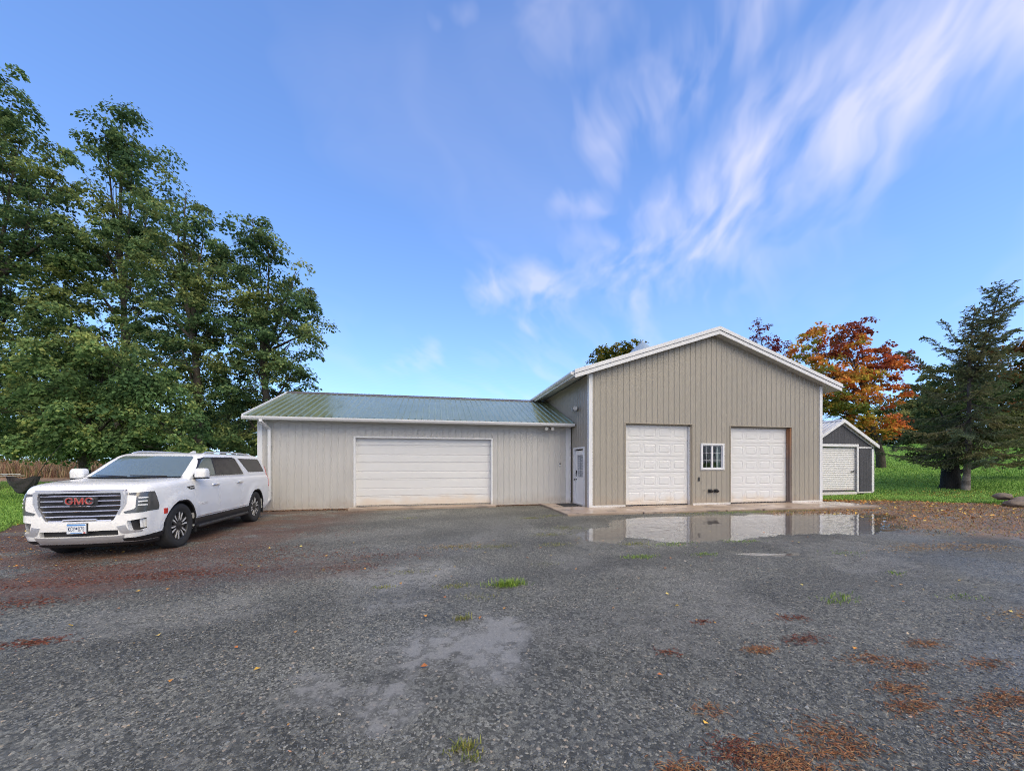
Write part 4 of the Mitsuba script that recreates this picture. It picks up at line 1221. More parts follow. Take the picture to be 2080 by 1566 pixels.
# ------------------------------------------------------------------ trees
RIGHT = V(math.cos(YAW), -math.sin(YAW), 0)
LOBES = {}
LOBES['A'] = np.array([(-25.57, 27.28, 23.31, 2.02, 2.31), (-26.7, 27.51, 19.27, 3.75, 3.75), (-23.87, 26.92, 19.27, 2.6, 2.6), (-21.9, 26.51, 17.54, 1.73, 1.59), (-25.85, 27.33, 14.94, 4.04, 3.46), (-23.03, 26.75, 14.36, 2.89, 2.74), (-20.77, 26.28, 14.94, 1.44, 1.73), (-25.28, 28.24, 10.73, 3.93, 3.32), (-26.7, 27.51, 8.59, 4.04, 3.46), (-24.94, 28.68, 6.61, 3.4, 2.78)])
LOBES['B'] = np.array([(-19.19, 27.48, 22.6, 1.61, 1.3), (-20.25, 27.7, 21.74, 1.23, 1.39), (-18.59, 27.36, 20.51, 1.91, 1.7), (-19.65, 27.58, 18.34, 2.32, 2.16), (-17.68, 27.17, 16.8, 2.01, 1.85), (-20.7, 27.8, 15.88, 2.16, 1.85), (-18.89, 27.42, 14.02, 3.4, 2.32), (-21.61, 27.99, 12.48, 2.62, 2.32), (-17.68, 27.17, 10.94, 2.78, 2.32), (-20.7, 27.8, 9.08, 3.4, 2.47), (-17.76, 27.69, 7.36, 2.84, 2.52), (-21.6, 29.01, 6.19, 3.54, 2.58)])
LOBES['C'] = np.array([(-13.86, 24.13, 16.6, 1.12, 0.98), (-14.35, 24.23, 15.06, 1.81, 1.54), (-12.85, 23.92, 13.95, 1.54, 1.4), (-14.76, 24.31, 12.83, 2.23, 1.67), (-12.16, 23.77, 12.27, 1.67, 1.54), (-13.53, 24.06, 10.6, 2.65, 1.95), (-15.44, 24.46, 9.76, 1.95, 1.67), (-12.16, 23.77, 8.64, 2.23, 1.95), (-14.08, 24.17, 7.25, 2.51, 1.95), (-13.3, 24.52, 5.1, 2.57, 2.29)])
LOBES['D'] = np.array([(-10.54, 24.15, 15.46, 1.1, 1.1), (-11.3, 24.31, 13.79, 1.59, 1.73), (-9.61, 23.96, 13.5, 1.44, 1.44), (-8.05, 23.63, 12.34, 1.3, 1.3), (-10.31, 24.1, 11.48, 2.31, 1.73), (-8.62, 23.75, 10.32, 2.02, 1.73), (-7.21, 23.46, 11.48, 0.92, 1.01), (-10.88, 24.22, 8.88, 2.6, 2.02), (-8.34, 23.69, 8.02, 1.88, 1.59), (-6.92, 23.4, 9.17, 0.81, 0.81), (-10.31, 24.1, 6.28, 2.74, 2.02), (-8.05, 23.63, 6.57, 1.21, 1.3), (-12, 24.97, 4.33, 2.66, 2.36), (-9.82, 25.53, 4.76, 1.85, 1.85), (-10.43, 25.66, 2.91, 1.85, 1.54)])
LOBES['E'] = np.array([(-16.23, 20.53, 6.6, 1.35, 0.86), (-14.79, 20.23, 6.71, 1.24, 0.86), (-17.44, 20.79, 5.47, 1.8, 1.24), (-15.34, 20.35, 5.36, 2.14, 1.35), (-13.58, 19.98, 5.7, 1.58, 1.13), (-12.69, 19.8, 4.57, 1.8, 1.35), (-18.43, 20.99, 3.89, 1.8, 1.35), (-16.23, 20.53, 3.67, 2.25, 1.47), (-14.02, 20.07, 3.44, 2.14, 1.47), (-11.81, 19.62, 3.22, 1.47, 1.24), (-18.88, 21.08, 2.54, 1.24, 0.72), (-16.89, 20.67, 2.32, 1.58, 0.56), (-14.68, 20.21, 2.2, 1.8, 0.68), (-12.69, 19.8, 2.09, 1.58, 0.68)])
LOBES['maple'] = np.array([(29.76, 24.45, 10.9, 1.61, 1.45), (32.12, 23.96, 11.78, 2.09, 1.53), (30.35, 24.33, 8.56, 2.82, 1.81), (33.11, 23.76, 9.97, 2.21, 1.81), (35.28, 23.31, 9.77, 1.81, 1.45), (36.66, 23.02, 9.45, 1.53, 1.21), (32.12, 23.96, 7.35, 3.02, 1.93), (34.49, 23.47, 7.35, 2.21, 1.81), (31.73, 24.04, 5.14, 2.82, 1.53), (34.1, 23.55, 4.62, 2.42, 1.37), (36.07, 23.14, 4.46, 1.69, 0.89), (33.5, 23.68, 12.67, 0.97, 0.89), (28.97, 24.62, 6.55, 1.61, 1.81)])
LOBES['red'] = np.array([(36.14, 35.38, 16.89, 1.13, 1.35), (37.25, 35.15, 15.32, 1.69, 1.13), (38.63, 34.87, 14.19, 1.24, 0.9), (39.46, 34.69, 13.34, 1.13, 1.13)])
LOBES['gy'] = np.array([(19.29, 36.85, 14.02, 2.04, 0.97), (17.87, 37.14, 13.16, 1.5, 0.97), (21.02, 36.49, 14.34, 1.29, 0.75), (17.34, 37.25, 12.51, 0.64, 0.54), (19.18, 36.87, 12.24, 3.22, 1.61)])
LOBES['bg1'] = np.array([(67.3, 39.12, 11.62, 2.79, 2.51), (65.93, 39.4, 8.13, 3.14, 2.79), (69.01, 38.76, 7.43, 3.14, 2.79)])
LOBES['bg2'] = np.array([(65.59, 35.39, 12.78, 2.9, 2.71), (64.64, 35.59, 8.91, 3.54, 3.22), (68.11, 34.86, 9.55, 3.22, 3.22)])
LOBES['bg3'] = np.array([(68.6, 32.72, 14.16, 2.78, 3.4), (70.41, 32.34, 10.45, 3.7, 3.4), (67.99, 32.85, 7.37, 3.4, 3.09)])
LOBES['bg4'] = np.array([(62.81, 27.8, 9.83, 2.68, 3.22), (62.54, 27.85, 6.61, 3.22, 2.68), (64.38, 27.47, 13.05, 3.22, 3.22)])
LOBES['dark'] = np.array([(28.95, 16.04, 4.28, 1.74, 1.45), (28.52, 16.13, 2.83, 1.3, 1.01), (31.22, 15.57, 3.84, 2.03, 1.45), (33.06, 15.19, 3.41, 1.74, 1.59), (30.23, 15.78, 5.73, 1.59, 1.39), (32.5, 15.31, 5.29, 1.74, 1.59), (29.52, 15.93, 2.1, 1.16, 0.64), (33.63, 15.07, 1.96, 1.3, 0.87)])
LOBES['far0'] = np.array([(-58.43, 65.26, 5.34, 4.89, 3.14), (-59.79, 65.54, 8.13, 4.19, 3.49), (-53.98, 64.34, 6.03, 4.19, 3.14)])
LOBES['far1'] = np.array([(-46.98, 60.84, 5.53, 4.36, 3.36), (-49.61, 61.38, 7.87, 4.03, 3.69), (-43.37, 60.09, 5.86, 3.69, 3.36)])
LOBES['far2'] = np.array([(-39.98, 61.42, 5.69, 4.54, 3.49), (-42.03, 61.85, 8.13, 4.19, 3.84), (-35.88, 60.57, 6.03, 4.19, 3.49)])
LOBES['far3'] = np.array([(-29.9, 57.29, 5.53, 4.03, 3.36), (-27.27, 56.74, 7.2, 3.69, 3.36), (-25.3, 56.33, 4.85, 3.69, 3.02), (-31.87, 57.7, 6.53, 3.36, 2.68)])
LOBES['bg0'] = np.array([(60.44, 38.5, 7.07, 2.68, 2.68), (62.61, 38.05, 8.88, 2.68, 2.82), (58.8, 38.84, 5.86, 2.35, 1.88)])


def leaf_mesh(c, a, n, size, wid, col):
    """folded leaf blades: centre c, axis a, normal n (m, 3)"""
    m = len(c)
    a = a / (np.linalg.norm(a, axis=1, keepdims=True) + 1e-9)
    b = np.cross(n, a)
    b /= np.linalg.norm(b, axis=1, keepdims=True) + 1e-9
    nn = np.cross(a, b)
    s, w = size[:, None], wid[:, None]
    tip = c + a * s * .5 - nn * s * .10
    base = c - a * s * .5
    l = c + b * w * .5 + nn * w * .18
    r = c - b * w * .5 + nn * w * .18
    v = np.stack([base, r, tip, l], 1).reshape(-1, 3)
    k = np.arange(m)[:, None] * 4
    f = np.concatenate([k + [0, 1, 2], k + [0, 2, 3]], 0)
    return TM(v, f), np.repeat(col, 4, 0)


def branch_path(p0, p1, sag, rg, n=7):
    t = np.linspace(0, 1, n)[:, None]
    mid = (p0 + p1) / 2 + V(0, 0, sag) + rg.normal(0, .12, 3) * np.linalg.norm(p1 - p0) * .3
    return (1 - t) ** 2 * p0 + 2 * t * (1 - t) * mid + t ** 2 * p1


def tree(name, label, base, lobes, cols, seed, leaf=.15, ncov=1.3, nleaf=112, trunk_r=.25, crad=.62, group=None, colfn=None, droop=.35, zmin=.7, bark=None, stems=1, lean=None):
    rg = np.random.default_rng(seed)
    k = thing(name, label, 'tree', group)
    base = V(*base)
    lobes = np.asarray(lobes)
    ztop = (lobes[:, 2] + lobes[:, 4]).max()
    cx = np.average(lobes[:, :2], axis=0, weights=lobes[:, 3] ** 2)
    wood = []
    top = V(*(base[:2] * .5 + cx * .5), base[2] + (ztop - base[2]) * .55)
    t = np.linspace(0, 1, 9)[:, None]
    axis = base * (1 - t) + top * t + np.column_stack([np.sin(t[:, 0] * 5 + seed) * .15, np.cos(t[:, 0] * 4 + seed) * .15, 0 * t[:, 0]]) * trunk_r * 3
    axis[0] = base - V(0, 0, .3)
    obj('trunk', tube(axis, np.linspace(trunk_r * 1.25, trunk_r * .35, 9) , 9), bark or M_BARK, k, smooth=True)
    C, O, S, LB = [], [], [], []
    for li, (x, y, z, rx, rz) in enumerate(lobes):
        L0 = V(x, y, z)
        j = int(np.clip((z - rz * .6 - base[2]) / (ztop - base[2]) / .55 * 8, 1, 7))
        limb = branch_path(axis[j], L0 + V(0, 0, rz * .4), .15 * rx, rg, 8)
        wood.append(tube(limb, np.linspace(max(trunk_r * .38, .03), .02, 8), 5))
        n = max(5, int(ncov * 4 * math.pi * (rx * rx * .5 + rx * rz * .5) / (math.pi * crad ** 2) * .62))
        d = rg.normal(size=(n, 3))
        d /= np.linalg.norm(d, axis=1, keepdims=True)
        r = rg.uniform(.25, 1., n) ** .6
        r *= 1 + .34 * (meshkit.fbm(d * 1.7 + seed + li * 3, 2) - .5) * 2
        p = L0 + d * r[:, None] * V(rx, rx, rz)
        ok = p[:, 2] > ground_z(p[:, 0], p[:, 1]) + zmin
        p, d, r = p[ok], d[ok], r[ok]
        for q, dd in zip(p[::2], d[::2]):
            i0 = limb[rg.integers(3, 8)]
            wood.append(tube(np.stack([i0, (i0 + q) / 2 + V(0, 0, .12) + rg.normal(0, .08, 3), q]), [.022, .014, .005], 3, False))
        C.append(p)
        O.append(d)
        S.append(r)
        LB.append(np.full(len(p), li))
    C, O, LB = np.concatenate(C), np.concatenate(O), np.concatenate(LB)
    obj('branches', wood, bark or M_BARK, k, smooth=True)
    labels[f'{k}__branches'] = {'kind': 'stuff'}
    m = len(C)
    per = rg.poisson(nleaf, m)
    idx = np.repeat(np.arange(m), per)
    N = len(idx)
    cr = crad * rg.uniform(.55, 1.25, m)[idx]
    out = O[idx] * [1, 1, .35]
    # each cluster is a drooping umbrella of leaves: full on top, open beneath
    ud = rg.normal(size=(N, 3)) + out * .35
    ud /= np.linalg.norm(ud, axis=1, keepdims=True)
    ud[:, 2] = np.abs(ud[:, 2] + .25) - .25
    u = ud * [.98, .98, .72] * (cr * rg.uniform(.5, 1.08, N))[:, None]
    rad2 = (u[:, :2] ** 2).sum(1)
    c = C[idx] + u + out * cr[:, None] * .4 * rg.uniform(0, 1, (N, 1)) - V(0, 0, 1) * (droop * rad2 / (cr + .2))[:, None]
    nrm = V(0, 0, .55) + rg.normal(0, .45, (N, 3)) + ud * 1.1
    ax = u * [1, 1, 0] + rg.normal(0, .25, (N, 3)) * [1, 1, .6] - V(0, 0, .20 + droop * .35) * cr[:, None]
    nrm /= np.linalg.norm(nrm, axis=1, keepdims=True)
    cols = np.asarray(cols)
    if colfn is None:
        # every bough has its own mix of the palette
        w = meshkit.fbm(C * .55 + seed, 3)[idx] + rg.normal(0, .10, N)
        w = np.clip((w - .30) / .38, 0, .9999) * (len(cols) - 1)
        i = w.astype(int)
        col = cols[i] * (1 - (w - i)[:, None]) + cols[np.minimum(i + 1, len(cols) - 1)] * (w - i)[:, None]
    else:
        col = colfn(C[idx], rg, idx)
    col = col * rg.uniform(.72, 1.28, (N, 1)) * (.68 + .64 * rg.random(m)[idx])[:, None]
    sz = leaf * rg.uniform(.6, 1.35, N)
    lm, lc = leaf_mesh(c, ax, nrm, sz, sz * rg.uniform(.55, .85, N), np.clip(col, .003, .9))
    obj('crown', lm, M_LEAF, k, color=lc, kind='stuff')
    return k


for nm, kx in (('A', .84), ('B', .92), ('C', .84), ('D', .92), ('dark', .82)):
    LOBES[nm] = LOBES[nm] * V(1, 1, 1, kx, 1)
G1 = [(.072, .128, .062), (.114, .190, .082), (.178, .258, .108), (.275, .320, .110)]
G2 = [(.076, .134, .064), (.120, .198, .086), (.188, .262, .108), (.285, .320, .115)]
GE = [(.080, .145, .062), (.130, .218, .084), (.198, .292, .108), (.320, .362, .120)]
tree('maple_tree', 'tallest dark green tree cut by the left edge of the photo', (-25.85, 27.33, .3), LOBES['A'], G1, 3, leaf=.19, trunk_r=.34, crad=.78, group='tall green trees at the left')
tree('maple_tree', 'tall green tree with a pointed double top, second from the left edge', (-19.2, 27.5, .3), LOBES['B'], G1, 4, leaf=.19, trunk_r=.30, crad=.76, group='tall green trees at the left')
tree('maple_tree', 'mid-height green tree behind the parked car, between the pointed tree and the garage tree', (-13.26, 24.0, .2), LOBES['C'], G2, 5, leaf=.17, trunk_r=.27, crad=.70, group='tall green trees at the left')
tree('maple_tree', 'green tree rising behind the left end of the green roof', (-9.9, 24.6, .2), LOBES['D'], G2, 6, leaf=.17, trunk_r=.27, crad=.68, group='tall green trees at the left')
tree('maple_tree', 'low spreading yellow-green tree behind the car bonnet', (-16.4, 21.3, .1), LOBES['E'], GE, 8, leaf=.16, trunk_r=.20, crad=.60, droop=.75, zmin=1.15, group='tall green trees at the left')


def autumn(P, rg, idx):
    h = (P[:, 2] - 4) / 8.5
    x = (P[:, :2] - V(32.5, 23.9)) @ RIGHT[:2]
    w = np.clip(h * .85 + .10 * x + (meshkit.fbm(P * .9, 3) - .5) * 1.5 + rg.normal(0, .10, len(P)), 0, .9999)
    pal = np.array([(.20, .24, .06), (.46, .38, .07), (.62, .33, .07), (.62, .24, .065), (.58, .17, .07), (.42, .11, .065), (.26, .08, .06)])
    w = w * (len(pal) - 1)
    i = w.astype(int)
    return pal[i] * (1 - (w - i)[:, None]) + pal[np.minimum(i + 1, len(pal) - 1)] * (w - i)[:, None]


tree('autumn_maple', 'orange and red autumn maple behind the shed', (35.67, 23.22, 1.6), LOBES['maple'], G1, 9, leaf=.23, nleaf=48, trunk_r=.25, colfn=autumn, crad=.56, ncov=1.15)
tree('autumn_maple', 'dark red treetop showing over the right roof slope of the tall garage', (37.8, 35.0, 2.5), LOBES['red'], [(.16, .025, .03), (.22, .04, .035), (.12, .03, .03)], 10, leaf=.22, nleaf=26, trunk_r=.2, crad=.6)
tree('yellowing_tree', 'yellow-green treetop showing over the left roof slope of the tall garage', (19.2, 36.9, .3), LOBES['gy'], [(.06, .10, .02), (.14, .14, .03), (.26, .20, .03), (.07, .11, .025)], 11, leaf=.26, nleaf=55, trunk_r=.3, crad=.7)
BG = [(.09, .14, .06), (.16, .19, .07), (.26, .24, .085), (.12, .16, .07)]
for nm, (x_, y_, z_) in dict(bg1=(67.4, 39.1, 4.6), bg2=(65.6, 35.4, 4.5), bg3=(69.2, 32.6, 4.5), bg4=(62.5, 27.9, 4.2), bg0=(61.5, 38.2, 4.8)).items():
    LOBES[nm] = np.vstack([LOBES[nm], (x_, y_, z_, 4.2, 1.5), (x_ + 2.5, y_ - 3., z_, 3.0, 1.3)])
tree('field_tree', 'olive green tree on the lawn crest just right of the orange maple', (67.4, 39.1, 3.5), LOBES['bg1'], BG, 12, leaf=.38, nleaf=55, trunk_r=.3, crad=1.0, zmin=.15, group='trees on the lawn crest')
tree('field_tree', 'yellow-green tree behind the left side of the conifer', (65.6, 35.4, 3.4), LOBES['bg2'], BG, 13, leaf=.38, nleaf=55, trunk_r=.3, crad=1.0, zmin=.15, group='trees on the lawn crest')
tree('field_tree', 'dull green tree directly behind the conifer', (69.2, 32.6, 3.3), LOBES['bg3'], BG[:2] + [(.10, .10, .035)], 14, leaf=.38, nleaf=55, trunk_r=.3, crad=1.0, zmin=.15, group='trees on the lawn crest')
tree('field_tree', 'green tree with reddish tips behind the conifer at the right edge of the photo', (62.5, 27.9, 3.1), LOBES['bg4'], [(.04, .07, .025), (.07, .09, .03), (.20, .09, .04)], 15, leaf=.36, nleaf=55, trunk_r=.3, crad=1.0, zmin=.15, group='trees on the lawn crest')
for nm, lb, b_, sd_ in (('far0', 'dark far tree beyond the dry field, nearest the left edge', (-46.5, 62., 2.), 41), ('far1', 'dark far tree beyond the dry field, above the car bonnet', (-46.8, 60.8, 2.), 42), ('far2', 'dark far tree beyond the dry field, above the car windscreen', (-39.3, 61.3, 2.), 43), ('far3', 'dark far tree beyond the dry field, behind the low garage corner', (-28.6, 57., 2.), 44)):
    tree('far_tree', lb, b_, LOBES[nm], [(.040, .075, .030), (.065, .11, .040), (.095, .14, .05)], sd_, leaf=.42, nleaf=60, trunk_r=.3, crad=1.2, ncov=1.8, zmin=.3, group='trees beyond the dry field')
tree('field_tree', 'low green tree on the lawn crest seen between the shed and the conifer', (62., 38., 3.3), LOBES['bg0'], BG, 17, leaf=.38, nleaf=60, trunk_r=.25, crad=1.0, ncov=1.7, zmin=.2, group='trees on the lawn crest')
M_DBARK = mat('black_bark', (.012, .011, .010), .9)
tree('dark_trunk_tree', 'broad green tree on a thick blackened trunk beside the conifer', (28.0, 15.1, .0), LOBES['dark'], [(.075, .125, .055), (.125, .175, .070), (.185, .210, .080)], 16, leaf=.17, nleaf=70, trunk_r=.36, crad=.55, bark=M_DBARK)


# the ragged conifer: drooping boughs set with needle sprays
def conifer():
    rg = np.random.default_rng(21)
    k = thing('spruce_tree', 'ragged dark spruce with two leaning tops and a pale trunk on the right lawn', 'tree')
    base = V(27.9, 14.3, .0)
    zs = np.linspace(-.2, 10.0, 16)
    ax1 = base + np.column_stack([.05 * np.sin(zs * .9), .05 * np.cos(zs * .8), zs]) + RIGHT * (.004 * zs ** 2)[:, None]
    t = np.linspace(0, 1, 12)
    st = ax1[9]
    ax2 = st + RIGHT * (2.05 * t ** .8)[:, None] + np.column_stack([0 * t, .2 * t, t * (11.3 - st[2])])
    rr = np.interp(zs, [-.2, 2, 4, 10.], [.165, .135, .09, .015]) * (1 + .08 * np.sin(np.arange(16) * 2.3))
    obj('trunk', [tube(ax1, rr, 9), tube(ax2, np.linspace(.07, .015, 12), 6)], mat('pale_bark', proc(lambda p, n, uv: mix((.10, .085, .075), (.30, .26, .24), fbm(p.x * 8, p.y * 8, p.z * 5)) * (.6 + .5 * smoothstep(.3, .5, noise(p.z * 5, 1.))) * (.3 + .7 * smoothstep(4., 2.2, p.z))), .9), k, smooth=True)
    wood, cc, aa, nn, ss, col = [], [], [], [], [], []

    def spray(path, l_side, dens, seedcol):
        P = np.asarray(path)
        seg = np.linalg.norm(np.diff(P, axis=0), axis=1).sum()
        n = max(4, int(seg * dens))
        tt = np.linspace(.12, 1, n)
        for t_ in tt:
            i = min(int(t_ * (len(P) - 1)), len(P) - 2)
            f = t_ * (len(P) - 1) - i
            p = P[i] * (1 - f) + P[i + 1] * f
            d = P[i + 1] - P[i]
            d /= np.linalg.norm(d) + 1e-9
            side = np.cross(d, V(0, 0, 1))
            side /= np.linalg.norm(side) + 1e-9
            for sg in (-1, 1):
                ln = l_side * (1.05 - .75 * t_) * rg.uniform(.5, 1.2) + .12
                dir_ = d * .75 + side * sg * rg.uniform(.5, 1.) + V(0, 0, rg.uniform(-.55, .12))
                dir_ /= np.linalg.norm(dir_)
                m = max(3, int(ln / .045))
                u = (np.arange(m) + rg.random(m)) / m * ln
                pos = p + dir_ * u[:, None] - V(0, 0, 1) * (u ** 2 * .35)[:, None] + rg.normal(0, .018, (m, 3))
                cc.append(pos)
                aa.append(dir_ + rg.normal(0, .45, (m, 3)))
                nn.append(V(0, 0, 1) + rg.normal(0, .5, (m, 3)))
                ss.append(rg.uniform(.11, .21, m))
                col.append(np.tile(seedcol * rg.uniform(.7, 1.25), (m, 1)))

    pal = np.array([(.115, .142, .078), (.150, .172, .090), (.205, .200, .100), (.130, .168, .102)])
    Lf = lambda z: np.interp(z, [1.2, 2.0, 3.0, 4.4, 5.3, 6.2, 7., 8., 9., 10.], [2.0, 2.5, 2.9, 2.8, 1.9, 1.5, 1.15, .6, .4, .2])
    z, ang = 1.95, 0.
    while z < 9.9:
        for _ in range(3 if z < 4.2 else 2):
            ang += 2.4 + rg.uniform(-.5, .5)
            p0 = V(*[np.interp(z, ax1[:, 2], ax1[:, q]) for q in range(2)], z)
            L_ = Lf(z) * rg.uniform(.35, 1.25)
            d = V(math.cos(ang), math.sin(ang), 0)
            t = np.linspace(0, 1, 7)[:, None]
            drop = -.22 * L_ if z < 5 else .05 * L_
            path = p0 + d * t * L_ + V(0, 0, 1) * (drop * t + (.10 if z < 6 else .35) * L_ * t ** 2.5 - .10 * L_ * np.sin(t * np.pi))
            wood.append(tube(path, np.linspace(.035, .008, 7), 4, False))
            spray(path, .55 if z < 6 else .38, 8, pal[rg.integers(4)])
        z += .24
    for i in range(2, 60):
        t_ = i / 60
        p0 = V(*[np.interp(t_, t2, ax2[:, q]) for q in range(3) for t2 in (np.linspace(0, 1, 12),)])
        ang = i * 2.4
        L_ = (1.35 - .80 * t_) * rg.uniform(.4, 1.15)
        d = V(math.cos(ang), math.sin(ang), .12)
        t = np.linspace(0, 1, 6)[:, None]
        path = p0 + d * t * L_ + V(0, 0, 1) * (.30 * L_ * t ** 2 - .12 * L_ * np.sin(t * np.pi))
        wood.append(tube(path, np.linspace(.025, .006, 6), 4, False))
        spray(path, .36, 9, pal[rg.integers(4)])
    # odd long boughs that stick out of the outline
    for (a, sgn, L_, up, tail) in ((6.3, -1, 3.4, 1.3, .2), (7.5, -1, 2.1, .9, .2), (7.9, -1, 1.2, 1.4, .2), (6.6, 1, 3.1, .9, -.3), (8.3, 1, 3.1, .5, .1), (8.9, 1, 3.1, 1.5, .1), (3.2, 1, 3.8, -.9, .1), (2.6, -1, 3.6, -.3, .2)):
        p0 = V(*[np.interp(a, ax1[:, 2], ax1[:, q]) for q in range(2)], a)
        t = np.linspace(0, 1, 9)[:, None]
        path = p0 + RIGHT * sgn * L_ * t + V(0, 0, 1) * (up * t ** 1.3 + .18 * np.sin(t * 9)) + V(0, .3, 0) * t
        wood.append(tube(path, np.linspace(.04, .008, 9), 4, False))
        spray(path, .34, 12, pal[1])
    obj('branches', wood, M_BARK, k, smooth=True, kind='stuff')
    ss_ = np.concatenate(ss)
    lm, lc = leaf_mesh(np.concatenate(cc), np.concatenate(aa), np.concatenate(nn), ss_, ss_ * .38, np.concatenate(col))
    obj('needles', lm, M_LEAF, k, color=lc, kind='stuff')


conifer()

# ------------------------------------------------------------------ grass, weeds, straw, fallen leaves, loose gravel


def blades(x, y, h, w, col, rg, lean=.35, z=None, flat=False):
    n = len(x)
    z = ground_z(x, y) if z is None else z
    a = rg.uniform(0, 2 * np.pi, n)
    dx, dy = np.cos(a), np.sin(a)
    b = np.stack([x, y, z - .004], 1)
    side = np.stack([-dy, dx, 0 * x], 1) * (w / 2)[:, None]
    tip = b + np.stack([dx * h * lean * rg.uniform(.2, 1.6, n), dy * h * lean * rg.uniform(.2, 1.6, n), h], 1)
    mid = b * .45 + tip * .55 + np.stack([0 * x, 0 * x, h * .12], 1)
    v = np.stack([b - side, b + side, mid + side * .8, mid - side * .8, tip], 1).reshape(-1, 3)
    k = np.arange(n)[:, None] * 5
    f = np.concatenate([k + [0, 1, 2], k + [0, 2, 3], k + [3, 2, 4]])
    return TM(v, f), np.repeat(col, 5, 0)


def pick(pal, n, rg, var=.2):
    pal = np.asarray(pal)
    return pal[rg.integers(len(pal), size=n)] * rg.uniform(1 - var, 1 + var, (n, 1))


rg = np.random.default_rng(31)
# lawn on the right: denser near the yard
n = 130000
dep = 15 + 32 * rg.random(n) ** 1.7
lat = rg.uniform(.78, 1.62, n) * dep
X = lat * RIGHT[0] + dep * FWD[0]
Y = lat * RIGHT[1] + dep * FWD[1]
ok = (poly_sd(LAWN_R, X, Y) + .8 * nz(X, Y, 1.1, 2, 12) < .35) & ~((X > SX0 - .1) & (X < SX1 + .1) & (Y > SY0) & (Y < SY1))
X, Y, dp = X[ok], Y[ok], dep[ok]
lush = meshkit.fbm(np.stack([X * .5, Y * .5, 0 * X], 1), 3)
c = pick([(.17, .33, .06), (.22, .40, .075), (.28, .45, .09), (.14, .27, .05)], len(X), rg) * (.7 + .6 * lush)[:, None]
m1, c1 = blades(X, Y, rg.uniform(.05, .12, len(X)) * (.7 + .6 * lush), .010 + .0009 * dp, c, rg)
n = 40000
dep = 8.5 + 19 * rg.random(n) ** 1.5
lat = -rg.uniform(1.0, 1.6, n) * dep
X = lat * RIGHT[0] + dep * FWD[0]
Y = lat * RIGHT[1] + dep * FWD[1]
ok = (poly_sd(LAWN_L, X, Y) + .5 * nz(X, Y, 1.1, 2, 12) < .2)
X, Y, dp = X[ok], Y[ok], dep[ok]
c = pick([(.13, .26, .045), (.17, .31, .055), (.21, .35, .065)], len(X), rg)
m2, c2 = blades(X, Y, rg.uniform(.06, .14, len(X)), .010 + .0009 * dp, c, rg)
obj('grass', [m1, m2], M_VC, color=np.vstack([c1, c2]), kind='stuff', label='short green lawn grass on both sides of the yard', category='grass')
# dry field far left
n = 22000
dep = 32 + 22 * rg.random(n)
lat = -rg.uniform(.55, 1.6, n) * dep
X = lat * RIGHT[0] + dep * FWD[0]
Y = lat * RIGHT[1] + dep * FWD[1]
hh = rg.uniform(.5, 1.5, n) * (.6 + .8 * meshkit.fbm(np.stack([X * .25, Y * .25, 0 * X], 1), 2))
c = pick([(.26, .15, .09), (.33, .20, .11), (.20, .10, .065), (.36, .27, .15), (.15, .13, .05)], n, rg)
m1, c1 = blades(X, Y, hh, rg.uniform(.03, .09, n), c, rg, lean=.25)
obj('dry_field_grass', m1, M_VC, color=c1, kind='stuff', label='tall rusty dry field grass far behind the car at the left', category='dry grass')
# weeds in the gravel
xs, ys, hs_, cs = [], [], [], []
for (x, y, r, n, h, g) in [(.92, 4.74, .16, 420, .085, 0), (3.41, 5.71, .22, 260, .04, 0), (4.63, 5.64, .18, 160, .03, 0), (.25, 4.8, .16, 160, .03, 1), (.27, 3.78, .07, 90, .045, 1), (4.54, 3.39, .16, 70, .05, 0), (4.75, 3.5, .14, 40, .06, 0), (.15, 2.05, .06, 90, .045, 1), (.20, 1.97, .04, 40, .03, 1),
                           (.42, 7.12, .3, 220, .03, 2), (-.65, 4.95, .10, 80, .03, 1), (1.16, 6.97, .3, 200, .035, 1), (2.78, 10.52, .25, 160, .04, 1), (-.79, 11.26, .3, 120, .03, 1), (3.92, 6.72, .25, 200, .04, 1), (4.6, 6.5, .35, 260, .035, 0), (6.54, 4.08, .12, 60, .04, 0), (3.5, 10.9, .3, 160, .04, 1), (.55, 4.35, .25, 120, .025, 1), (6.2, 6.45, .3, 160, .035, 0), (2.3, 6.9, .3, 180, .035, 1), (2.5, 7.9, .3, 200, .035, 1), (3.2, 8.7, .4, 220, .035, 1),
                           (8.2, 10.48, .6, 380, .045, 1), (9.6, 10.42, .6, 420, .05, 0), (11.6, 10.40, .5, 360, .05, 1), (12.6, 10.35, .5, 260, .04, 1), (10.6, 10.36, .4, 260, .04, 0), (13.2, 8.9, .35, 240, .05, 2), (12.6, 8.3, .3, 160, .04, 2), (6.2, 3.2, .2, 60, .03, 0), (5.6, 2.4, .2, 60, .03, 1), (7.1, 5.2, .3, 80, .03, 0), (-.4, 5.6, .2, 80, .025, 1), (1.8, 5.6, .2, 60, .025, 1)]:
    el = 1.9 if r > .05 else 1.
    xs.append(x + rg.normal(0, r * .75, n))
    ys.append(y + rg.normal(0, r * .32, n))
    hs_.append(rg.uniform(.35, 1.15, n) * h)
    pal = ([(.10, .19, .02), (.16, .26, .03), (.22, .30, .05)], [(.10, .13, .025), (.17, .18, .04), (.24, .22, .06)], [(.25, .17, .06), (.20, .16, .05), (.12, .14, .03)])[g]
    cs.append(pick(pal, n, rg))
X, Y, hh = map(np.concatenate, (xs, ys, hs_))
m1, c1 = blades(X, Y, hh, np.full(len(X), .007), np.concatenate(cs), rg, lean=.8)
obj('weeds', m1, M_VC, color=c1, kind='stuff', label='small tufts of green weeds growing through the gravel', category='weeds')
